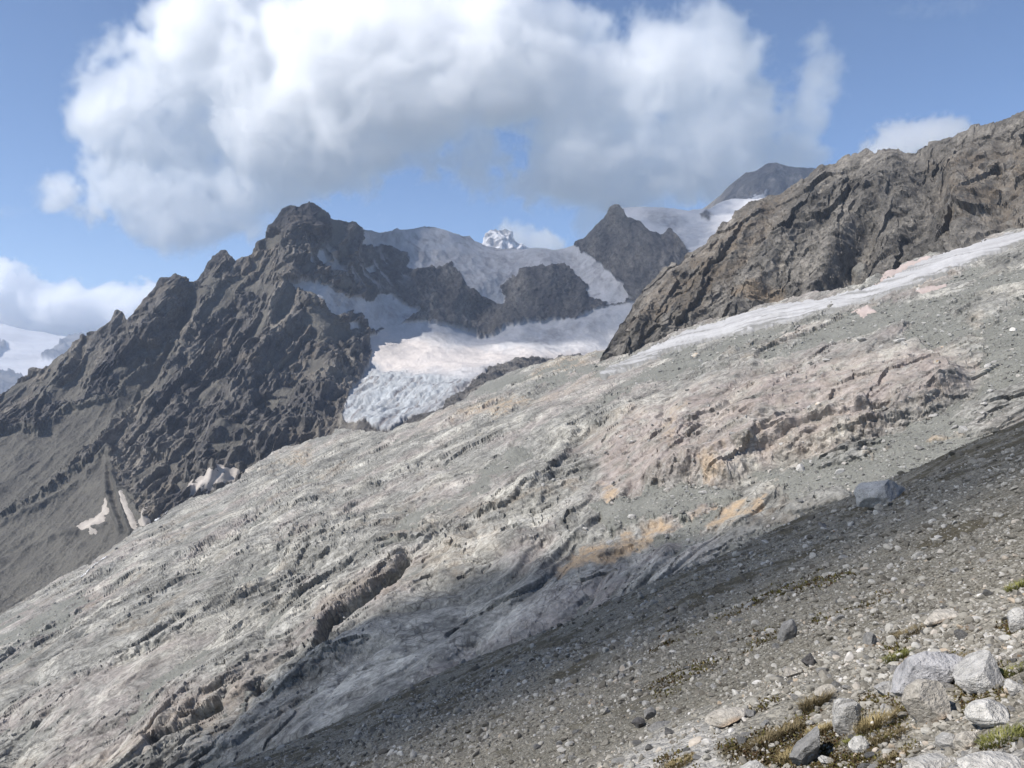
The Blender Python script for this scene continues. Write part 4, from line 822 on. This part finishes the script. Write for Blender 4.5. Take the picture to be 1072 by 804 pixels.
# small blocks on the gravel of the slab slope
r = np.random.default_rng(77); pts_, sz = [], []
hh, ww = sl.shape
ii = r.integers(sl.nb + 8, hh, 60000); jj = r.integers(0, ww, 60000)
pr = 0.10 + 0.9 * scree[ii, jj]
ok = (r.random(60000) < pr * (0.25 + 0.75 * sstep(560, 760, sl.PX[ii, jj]))) & (sl.PX[ii, jj] < 1085)
ii, jj = ii[ok][:15000], jj[ok][:15000]; pp = sl.P[ii, jj].astype(float)
wq = np.minimum(1.1 * r.random(len(pp)) ** (-1 / 2.4), 4.5); Sq = wq * pp[:, 1] / FOC / 1.7; pp[:, 2] += Sq * 0.15
t = NT('slab_block_stone'); sh = t.attr('shade')
cr = t.ramp(sh, [(0.0, (0.13, 0.125, 0.115)), (0.4, (0.22, 0.215, 0.195)), (0.75, (0.32, 0.31, 0.29)), (0.9, (0.4, 0.37, 0.33)), (1.0, (0.5, 0.48, 0.45))])
M_block = t.finish(cr, 0.93, None, spec=0.1)
rubble('slope_debris', pp, (Sq, wq), 0, 41, 'pale broken blocks strewn over gravel of the slab slope', M_block, (1, 2), 3.0)
tick('rubble')

# ------------------------------------------------------------------ plants on the near shelf
def blades(n, rad, hgt, wid, seed, lean=0.5, clump=0.5):
    r = np.random.default_rng(seed); a = r.uniform(0, 6.28, n); d = rad * np.sqrt(r.random(n)) * clump
    b = np.stack([np.cos(a) * d, np.sin(a) * d, np.zeros(n)], 1); H = hgt * r.uniform(.45, 1.1, n)
    a2 = a + r.normal(0, .8, n); out = np.stack([np.cos(a2), np.sin(a2), np.zeros(n)], 1); L = H * lean * r.uniform(.2, 1.3, n)
    side = np.stack([-out[:, 1], out[:, 0], np.zeros(n)], 1) * wid
    m1 = b + out * (L * .35)[:, None] + np.array([0, 0, 1]) * (H * .62)[:, None]; tip = b + out * L[:, None] + np.array([0, 0, 1]) * H[:, None]
    v = np.stack([b - side, b + side, m1 + side * .7, m1 - side * .7, tip], 1).reshape(-1, 3)
    k = (np.arange(n) * 5)[:, None]
    f = np.concatenate([k + [0, 1, 2], k + [0, 2, 3], k + [3, 2, 4]])
    return v, f
def grass_mat(name, a, b, c):
    t = NT(name); tc = t.n('ShaderNodeTexCoord').outputs['Object']
    col = t.ramp(t.noise(tc, 25, 3, .7), [(0.3, a), (0.5, b), (0.72, c)])
    t.finish(col, 0.8, spec=0.15); return t.m
G_gold = grass_mat('golden_grass', (0.19, 0.145, 0.07), (0.28, 0.22, 0.11), (0.38, 0.31, 0.175))
G_green = grass_mat('green_grass', (0.1, 0.105, 0.03), (0.17, 0.17, 0.05), (0.28, 0.26, 0.1))
G_brown = grass_mat('brown_green_grass', (0.11, 0.083, 0.047), (0.165, 0.13, 0.07), (0.25, 0.2, 0.115))
tufts = [(914, 766, 27, 30, G_gold, 'golden dry grass tuft between the whitish rocks and the large lilac slab'), (949, 676, 26, 17, G_brown, 'brown green grass tuft on the rim above the large lilac slab'), (938, 696, 22, 14, G_green, 'low dark green tuft left of the top of the large lilac slab'),
    (1066, 626, 22, 17, G_green, 'fresh green tuft at the right border high on the shelf'), (853, 748, 24, 26, G_brown, 'brown and green tuft at the rim of the plant bed'), (1050, 774, 34, 22, G_green, 'wide yellow green grass cushion beside the low whitish boulder'), (893, 780, 15, 12, G_green, 'small bright green tuft under the tall whitish rock'),
    (822, 772, 30, 22, G_brown, 'bushy brown tuft in the middle of the plant bed'), (800, 785, 26, 18, G_brown, 'faded brown tuft at the left end of the plant bed'), (832, 795, 26, 22, G_gold, 'straw coloured tuft beside the slanting rock rib'), (930, 775, 28, 14, G_brown, 'flat brown tuft below the small pale boulder'), (858, 772, 20, 16, G_gold, 'straw coloured tuft right of the slanting rock rib'),
    (1000, 712, 30, 14, G_brown, 'reddish brown plants in the gap between lilac slab and pale grey boulder'), (1060, 715, 24, 12, G_green, 'green cushion right of the pale grey rounded boulder'), (710, 806, 26, 12, G_gold, 'thin straw tuft at the edge of the pale trail'), (945, 790, 26, 13, G_brown, 'brown tuft at the upper rim of the broad pale bedrock slab')]
for k, (cx, b, w, h, m, lab) in enumerate(tufts):
    g = on_ground(cx, b)[0]; s = g[1] / FOC
    v, f = blades(520, w * s * .55, h * s * 0.5, 0.0024, 900 + k, 1.3, 1.1)
    v[:, 2] += v[:, 0] * 0.43 - v[:, 1] * .3
    o = raw_mesh('grass_tuft', v, f, None, m, False); o.location = (g[0], g[1], g[2] - 0.01); tag(o, lab, 'grass tuft', 'grass tufts on the near shelf')
# ground cover: little leaves in the beds
x2, y2, g2, w2 = scatter(110000, (680, 600, 1085, 815), (1, 2), 30, 61)
ms, bd = moss_amount(x2, y2, g2[:, 0], g2[:, 1]); kk = np.random.default_rng(8).random(len(g2)) < ms * 0.9; g2 = g2[kk][:48000]
r = np.random.default_rng(9); n = len(g2); S2 = g2[:, 1] / FOC * r.uniform(1.2, 3.6, n)
dirs = r.normal(size=(n, 3)); dirs[:, 2] = np.abs(dirs[:, 2]) + .6; dirs /= np.linalg.norm(dirs, axis=1, keepdims=True)
sd = np.cross(dirs, r.normal(size=(n, 3))); sd /= np.linalg.norm(sd, axis=1, keepdims=True)
v = np.stack([g2, g2 + dirs * (S2 * .6)[:, None] + sd * (S2 * .35)[:, None], g2 + dirs * (S2 * 1.2)[:, None], g2 + dirs * (S2 * .6)[:, None] - sd * (S2 * .35)[:, None]], 1).reshape(-1, 3)
f = (np.arange(n) * 4)[:, None] + np.array([[0, 1, 2, 3]])
t = NT('ground_plants'); sh = t.attr('shade')
M_gc = t.finish(t.ramp(sh, [(0, (0.06, 0.035, 0.02)), (0.35, (0.1, 0.07, 0.032)), (0.6, (0.09, 0.085, 0.026)), (0.85, (0.15, 0.13, 0.045)), (1, (0.22, 0.17, 0.075))]), 0.85, spec=0.1)
tag(raw_mesh('ground_cover', v, f, {'shade': np.repeat(np.clip(r.normal(.45, .25, n) + 0.25 * fbm((g2 / 0.7).astype(F32), 2), 0, 1), 4)[:, None]}, M_gc, False), 'low brown and green plants creeping between the stones', 'ground cover', None, 'stuff')
tick('plants')

HAZE = 5.0e-5
SUN_EL, SUN_AZ = R(46), R(-114)          # azimuth from +Y (the way the camera looks), negative to the left
sdir = np.array([math.sin(SUN_AZ) * math.cos(SUN_EL), math.cos(SUN_AZ) * math.cos(SUN_EL), math.sin(SUN_EL)])

# ================================================================== clouds
def cloud_volume(name, box, nxyz, dens, mat, label):
    """a cloud: a lattice of measured densities turned into a volume grid"""
    nx, ny, nz = nxyz
    me = bpy.data.meshes.new(name); me.vertices.add(nx * ny * nz)
    a = me.attributes.new('thickness', 'FLOAT', 'POINT'); a.data.foreach_set('value', np.ascontiguousarray(dens, F32).ravel())
    src = bpy.data.objects.new(name + '_lattice', me)
    vd = bpy.data.volumes.new(name); vd.materials.append(mat)
    o = bpy.data.objects.new(name, vd); C.objects.link(o)
    ng = bpy.data.node_groups.new(name + '_grid', 'GeometryNodeTree')
    ng.interface.new_socket('Geometry', in_out='INPUT', socket_type='NodeSocketGeometry'); ng.interface.new_socket('Geometry', in_out='OUTPUT', socket_type='NodeSocketGeometry')
    N = ng.nodes.new; Lk = ng.links.new
    gi = N('GeometryNodeObjectInfo'); gi.inputs['Object'].default_value = src; go = N('NodeGroupOutput')
    pos = N('GeometryNodeInputPosition'); lo = np.array(box[0]); hi = np.array(box[1])
    def vm(op, a, b):
        x = N('ShaderNodeVectorMath'); x.operation = op
        for k, v in ((0, a), (1, b)):
            if isinstance(v, bpy.types.NodeSocket): Lk(v, x.inputs[k])
            else: x.inputs[k].default_value = v
        return x.outputs[0]
    cell = (hi - lo) / (np.array(nxyz) - 1)
    q = vm('ADD', vm('DIVIDE', vm('SUBTRACT', pos.outputs[0], tuple(lo)), tuple(cell)), (0.5, 0.5, 0.5))
    fl = N('ShaderNodeVectorMath'); fl.operation = 'FLOOR'; Lk(q, fl.inputs[0])
    cl = vm('MINIMUM', vm('MAXIMUM', fl.outputs[0], (0, 0, 0)), (nx - 1, ny - 1, nz - 1))
    dt = N('ShaderNodeVectorMath'); dt.operation = 'DOT_PRODUCT'; Lk(cl, dt.inputs[0]); dt.inputs[1].default_value = (1, nx, nx * ny)
    ix = N('FunctionNodeFloatToInt'); ix.rounding_mode = 'ROUND'; Lk(dt.outputs['Value'], ix.inputs[0])
    na = N('GeometryNodeInputNamedAttribute'); na.data_type = 'FLOAT'; na.inputs[0].default_value = 'thickness'
    si = N('GeometryNodeSampleIndex'); si.data_type = 'FLOAT'; si.domain = 'POINT'; Lk(gi.outputs['Geometry'], si.inputs['Geometry']); Lk(na.outputs[0], si.inputs['Value']); Lk(ix.outputs[0], si.inputs['Index'])
    vc = N('GeometryNodeVolumeCube'); Lk(si.outputs[0], vc.inputs['Density'])
    vc.inputs['Min'].default_value = tuple(lo); vc.inputs['Max'].default_value = tuple(hi)
    vc.inputs['Resolution X'].default_value = nx; vc.inputs['Resolution Y'].default_value = ny; vc.inputs['Resolution Z'].default_value = nz
    sm = N('GeometryNodeSetMaterial'); sm.inputs['Material'].default_value = mat; Lk(vc.outputs[0], sm.inputs[0]); Lk(sm.outputs[0], go.inputs[0])
    md = o.modifiers.new('grid', 'NODES'); md.node_group = ng
    return tag(o, label, 'cloud', 'clouds over the mountains')
t = NT('cloud_vapour'); inf = t.n('ShaderNodeVolumeInfo')
pv = t.n('ShaderNodeVolumePrincipled'); t.set(pv, 'Color', (1.0, 1.0, 1.0, 1)); t.set(pv, 'Density', 0.0066); t.set(pv, 'Anisotropy', 0.7)
t.t.links.new(pv.outputs[0], t.out.inputs['Volume']); M_cloud = t.m
try: t.m.cycles.volume_interpolation = 'LINEAR'
except Exception: pass
def make_cloud(name, Yc, puffs, holes, vox, seed, label, depth=1.0, amp=1.0, gain=1.0, soft_=(0.0, 0.42), lam=2600.0):
    """puffs: (px, py, radius x, radius y) in the photo at distance Yc; each becomes a ball of vapour of that real size"""
    s = Yc / FOC; r = np.random.default_rng(seed)
    p = np.array(puffs, float)
    c = np.stack([(p[:, 0] - CX) * s, Yc + r.uniform(-.5, .5, len(p)) * p[:, 3] * s * depth, (CY - p[:, 1]) * s], 1)
    rad = np.stack([p[:, 2] * s, (p[:, 2] + p[:, 3]) / 2 * s * depth, p[:, 3] * s], 1)
    lo = (c - rad * 1.25).min(0); hi = (c + rad * 1.25).max(0)
    n = np.maximum(((hi - lo) / vox).astype(int), 4)
    nx, ny, nz = n
    X, Yg, Z = [np.linspace(lo[k], hi[k], n[k]).astype(F32) for k in range(3)]
    F = np.full((nz, ny, nx), -1.5, F32)
    for cc, rr in zip(c, rad):
        d = np.sqrt(((X - cc[0]) / rr[0])[None, None, :] ** 2 + ((Yg - cc[1]) / rr[1])[None, :, None] ** 2 + ((Z - cc[2]) / rr[2])[:, None, None] ** 2)
        F = np.maximum(F, 1 - d)
    m = F > -0.75
    zz, yy, xx = np.nonzero(m)
    q = np.stack([X[xx], Yg[yy], Z[zz]], 1)
    w = q + fbm(q / lam, 2)[:, None] * np.array([250, 250, 250], F32)
    nz_ = fbm(w / lam, 6, gain=0.6) * 0.46 + (0.5 - np.abs(fbm(w / (lam * 0.34) + 5, 5, gain=0.62))) * 0.42
    v = F[m] + amp * nz_
    for (hx, hy, hr, hs) in holes:
        dx = np.hypot(q[:, 0] - (hx - CX) / FOC * q[:, 1], q[:, 2] - (CY - hy) / FOC * q[:, 1]) / (hr * s)
        v = v - hs * sstep(1.7, 0.2, dx + 0.9 * nz_)
    D = np.zeros(F.shape, F32); D[m] = sstep(soft_[0], soft_[1], v) * gain
    tick('%s %s %.2f' % (name, n, (D > 0).mean()))
    return cloud_volume(name, (lo, hi), (int(nx), int(ny), int(nz)), D, M_cloud, label)
CLOUDS = True
if CLOUDS:
    make_cloud('cloud', 15500, [(205, 70, 115, 80), (130, 110, 60, 52), (290, 60, 140, 110), (180, 150, 85, 65), (150, 195, 55, 45), (210, 200, 90, 60), (300, 130, 130, 85), (400, 80, 150, 100), (280, 195, 80, 40), (190, 232, 60, 34), (240, 228, 55, 30), (420, 130, 110, 55), (520, 60, 140, 90), (350, 45, 190, 65), (600, 90, 120, 90), (500, 170, 80, 46), (560, 190, 70, 32), (600, 165, 110, 55), (640, 195, 90, 34), (700, 80, 100, 76), (742, 62, 60, 52), (660, 180, 120, 46), (730, 150, 90, 58), (780, 168, 70, 44), (560, 35, 120, 50), (470, 40, 160, 60), (225, 20, 90, 35), (618, 228, 24, 28), (340, 185, 60, 28), (835, 158, 45, 26), (165, 18, 45, 25), (700, 190, 70, 30)],
        [(548, 148, 24, 0.75), (440, 212, 34, 0.5), (565, 125, 14, 0.5)], 46, 3, 'huge white cumulus with a grey underside spreading over the glacier and peaks', depth=0.36)
    make_cloud('cloud', 15600, [(858, 42, 20, 18), (864, 66, 20, 24), (856, 90, 26, 22), (838, 110, 30, 22), (815, 128, 36, 22), (850, 125, 20, 20)], [], 48, 5, 'ragged wisp of cloud curling off the right end of the huge cumulus', depth=1.0, amp=1.2, gain=0.4, soft_=(0.0, 0.7), lam=1200)
    make_cloud('cloud', 14500, [(20, 320, 50, 34), (-30, 315, 60, 40), (70, 328, 45, 26), (125, 322, 45, 24), (160, 318, 25, 20), (95, 335, 60, 20)], [], 36, 9, 'low bank of white cloud over the remote snow plain', depth=0.7, lam=900, soft_=(0.0, 0.25), amp=1.25, gain=2.0)
    make_cloud('cloud', 15000, [(72, 205, 26, 24), (85, 218, 22, 18), (55, 215, 14, 10)], [], 36, 12, 'small torn white cloud puff in the blue left of the huge cumulus', amp=1.2, gain=0.9, soft_=(0.0, 0.7), lam=900)
    make_cloud('cloud', 14000, [(945, 150, 32, 26), (980, 146, 34, 22), (1005, 135, 16, 12), (925, 165, 25, 22)], [], 32, 14, 'small white cloud showing above the brown rock ridge', lam=800, soft_=(0, .4))
    make_cloud('cloud', 14200, [(542, 250, 20, 17), (562, 254, 22, 14), (580, 256, 14, 11)], [], 24, 16, 'bright white cloud puff just right of the tiny snow peak', lam=600)
    make_cloud('cloud', 16000, [(985, 10, 45, 9), (1015, 2, 30, 8), (0, 222, 30, 8)], [], 40, 18, 'thin faint streak of cloud high in the blue', amp=1.2, gain=0.05, soft_=(0.1, 0.9), lam=900)

# clouds up to the left, out of the picture, that the sun has to get past
def sun_plane(P, zc):
    P = np.asarray(P, float).reshape(-1, 3); k = (zc - P[:, 2]) / sdir[2]
    return (P + sdir * k[:, None])[:, :2]
def shade_cloud(zc, thick, box, vox, fn, label, seed):
    n = np.array([(box[2] - box[0]) / vox, (box[3] - box[1]) / vox, max(4, thick / vox * 2)]).astype(int)
    X = np.linspace(box[0], box[2], n[0]); Yg = np.linspace(box[1], box[3], n[1]); GXc, GYc = np.meshgrid(X, Yg)
    T = fn(GXc, GYc)
    Z = np.linspace(zc - thick / 2, zc + thick / 2, n[2]); prof = 1 - ((Z - zc) / (thick / 2)) ** 2
    D = T[None] * prof[:, None, None] / (0.0066 * thick * 0.667 / sdir[2])
    return cloud_volume('cloud', ((box[0], box[1], Z[0]), (box[2], box[3], Z[-1])), tuple(int(k) for k in n), D.astype(F32), M_cloud, label)
if CLOUDS:
    zc = 1700.0
    fe = [(150, 850), (200, 785), (300, 692), (400, 640), (500, 604), (600, 578), (720, 562), (835, 545), (1000, 500)]
    far_line = sun_plane(at([p[0] for p in fe], [p[1] for p in fe], [float(slab_depth(*p)) for p in fe]), zc)[::-1]
    off = sun_plane([(0, 0, -15)], zc)[0]
    def fn(x, y):
        d, sd, t_ = line_d(x, y, far_line)
        gx, gy = x - off[0], y - off[1]
        q = np.stack([x.ravel() / 45, y.ravel() / 45, 0 * x.ravel()], 1); n = fbm(q, 3).reshape(x.shape)
        inside = sstep(-2, 10, d * sd + 5 * n)
        near = sstep(9, 42, gy - 0.22 * np.clip(gx, 0, 60) + 0.12 * np.clip(-gx, 0, 100) + 7 * n)
        right = 1 - 0.5 * sstep(5, 45, gx + 10 * n)
        return (1.5 + 0.8 * sstep(170, 115, gy)) * inside * near * right * sstep(-330, -290, gx)
    shade_cloud(zc, 40, (off[0] - 340, off[1] - 20, off[0] + 260, off[1] + 480), 5.0, fn, 'flat shred of cloud high to the left that shades the upper moraine', 1)
    zc2 = 2600.0
    tp = [(290, 225, 2050), (283, 262, 1960), (325, 302, 1930), (388, 352, 2030), (440, 353, 2250), (500, 364, 2150), (560, 364, 2150), (640, 350, 2330), (700, 330, 2450), (716, 290, 2600), (745, 232, 3700), (800, 250, 4200), (930, 190, 4900), (806, 165, 5100), (680, 214, 4100), (560, 250, 3500), (430, 230, 3200), (330, 214, 2500)]
    pl2 = sun_plane([at(*p) for p in tp], zc2)
    def fn2(x, y):
        q = np.stack([x.ravel() / 190, y.ravel() / 190, 0 * x.ravel()], 1); n = fbm(q, 4).reshape(x.shape)
        return 1.25 * sstep(-35, 60, poly_sd(x / 20, y / 20, pl2 / 20) * 20 + 45 * n)
    b0, b1 = pl2.min(0) - 150, pl2.max(0) + 150
    shade_cloud(zc2, 110, (b0[0], b0[1], b1[0], b1[1]), 16.0, fn2, 'broad cloud high to the left that shades the headwall of the glacier', 2)
tick('clouds')

# ================================================================== light, air, camera
LAB = {'dark_mountain': ('dark jagged mountain of ribs and scree above the valley on the left', 'mountain'), 'glacier_headwall': ('shaded ice and cliff wall with a dark peak at the head of the glacier', 'mountain'), 'glacier': ('white glacier basin breaking into a crevassed icefall above the slabs', 'glacier'),
    'snow_saddle': ('high snow saddle with crevasses beside the dark peak', 'snowfield'), 'far_dark_peak': ('distant dark summit rising over the snow saddle', 'mountain'), 'white_peak': ('tiny far snow covered peak behind the snow dome', 'mountain'), 'snow_plain': ('remote snow plain with bluish ridges beyond the dark mountain', 'snowfield'),
    'rock_ridge': ('brown craggy rock ridge climbing to the right above the glacier tongue', 'ridge'), 'rock_slab_slope': ('pale glacier polished rock slabs and gravel sloping across the valley', 'rock slope'), 'glacier_tongue': ('thin grey white glacier tongue along the foot of the brown ridge', 'glacier'), 'moraine_slope': ('near moraine slope of grit and rubble with a pale trail', 'ground')}
for o in list(C.objects):
    if o.name in LAB: tag(o, LAB[o.name][0], LAB[o.name][1], None, 'structure')
# the ground under everything, out to the horizon
vg = np.array([[-8900, -590, -900], [8900, -590, -900], [8900, 12790, -900], [-8900, 12790, -900]], float)
t = NT('valley_rock'); M_val = t.finish(t.ramp(t.noise(t.n('ShaderNodeNewGeometry').outputs['Position'], 0.004, 6), [(0.3, (0.1, 0.1, 0.09)), (0.7, (0.22, 0.21, 0.19))]))
tag(raw_mesh('valley_ground', vg, np.array([[0, 1, 2, 3]]), None, M_val, False), 'deep valley floor far below the slopes', 'ground', None, 'structure')

from mathutils import Vector
L = bpy.data.lights.new('sun', 'SUN'); L.energy = 4.9; L.angle = R(0.53); L.color = (1.0, 0.955, 0.89)
so = bpy.data.objects.new('sun', L); C.objects.link(so); so.rotation_euler = Vector(sdir).to_track_quat('Z', 'Y').to_euler()
w = bpy.data.worlds.new('World'); sc.world = w; w.use_nodes = True; nt = w.node_tree
sky = nt.nodes.new('ShaderNodeTexSky'); sky.sky_type = 'NISHITA'; sky.sun_disc = False; sky.sun_elevation = SUN_EL; sky.sun_rotation = SUN_AZ; sky.altitude = 2800; sky.dust_density = 0.2; sky.air_density = 1.0; sky.ozone_density = 4.0
nt.links.new(sky.outputs[0], nt.nodes['Background'].inputs[0]); nt.nodes['Background'].inputs[1].default_value = 0.115
# the air between here and the far snow
def box_mesh(name, lo, hi, mat):
    x0, y0, z0 = lo; x1, y1, z1 = hi
    v = np.array([[x0, y0, z0], [x1, y0, z0], [x1, y1, z0], [x0, y1, z0], [x0, y0, z1], [x1, y0, z1], [x1, y1, z1], [x0, y1, z1]], float)
    f = np.array([[0, 3, 2, 1], [4, 5, 6, 7], [0, 1, 5, 4], [1, 2, 6, 5], [2, 3, 7, 6], [3, 0, 4, 7]])
    return raw_mesh(name, v, f, None, mat, False)
t = NT('thin_air'); pv = t.n('ShaderNodeVolumePrincipled'); t.set(pv, 'Color', (0.66, 0.78, 1.0, 1)); t.set(pv, 'Density', HAZE); t.set(pv, 'Anisotropy', 0.2)
t.t.links.new(pv.outputs[0], t.out.inputs['Volume'])
tag(box_mesh('haze', (-9000, -600, -901), (9000, 12800, 1500), t.m), 'thin bluish mountain air', 'haze', None, 'stuff')
cam = bpy.data.cameras.new('camera'); cam.lens_unit = 'FOV'; cam.sensor_fit = 'HORIZONTAL'; cam.angle = 2 * math.atan(536 / FOC); cam.clip_start = 0.1; cam.clip_end = 80000
co = bpy.data.objects.new('camera', cam); C.objects.link(co); co.location = (0, 0, 0); co.rotation_euler = (R(90), 0, 0); sc.camera = co
sc.view_settings.view_transform = 'Standard'; sc.view_settings.look = 'None'; sc.view_settings.gamma = 1; sc.view_settings.exposure = 0.42; sc.view_settings.use_curve_mapping = False
cy = sc.cycles
cy.use_denoising = True; cy.denoiser = 'OPENIMAGEDENOISE'; cy.denoising_prefilter = 'ACCURATE'; cy.sample_clamp_indirect = 4.0; cy.max_bounces = 42; cy.diffuse_bounces = 2; cy.glossy_bounces = 1; cy.volume_bounces = 40; cy.transparent_max_bounces = 24
cy.use_adaptive_sampling = True; cy.adaptive_threshold = 0.015
sc.render.engine = 'CYCLES'
tick('done')
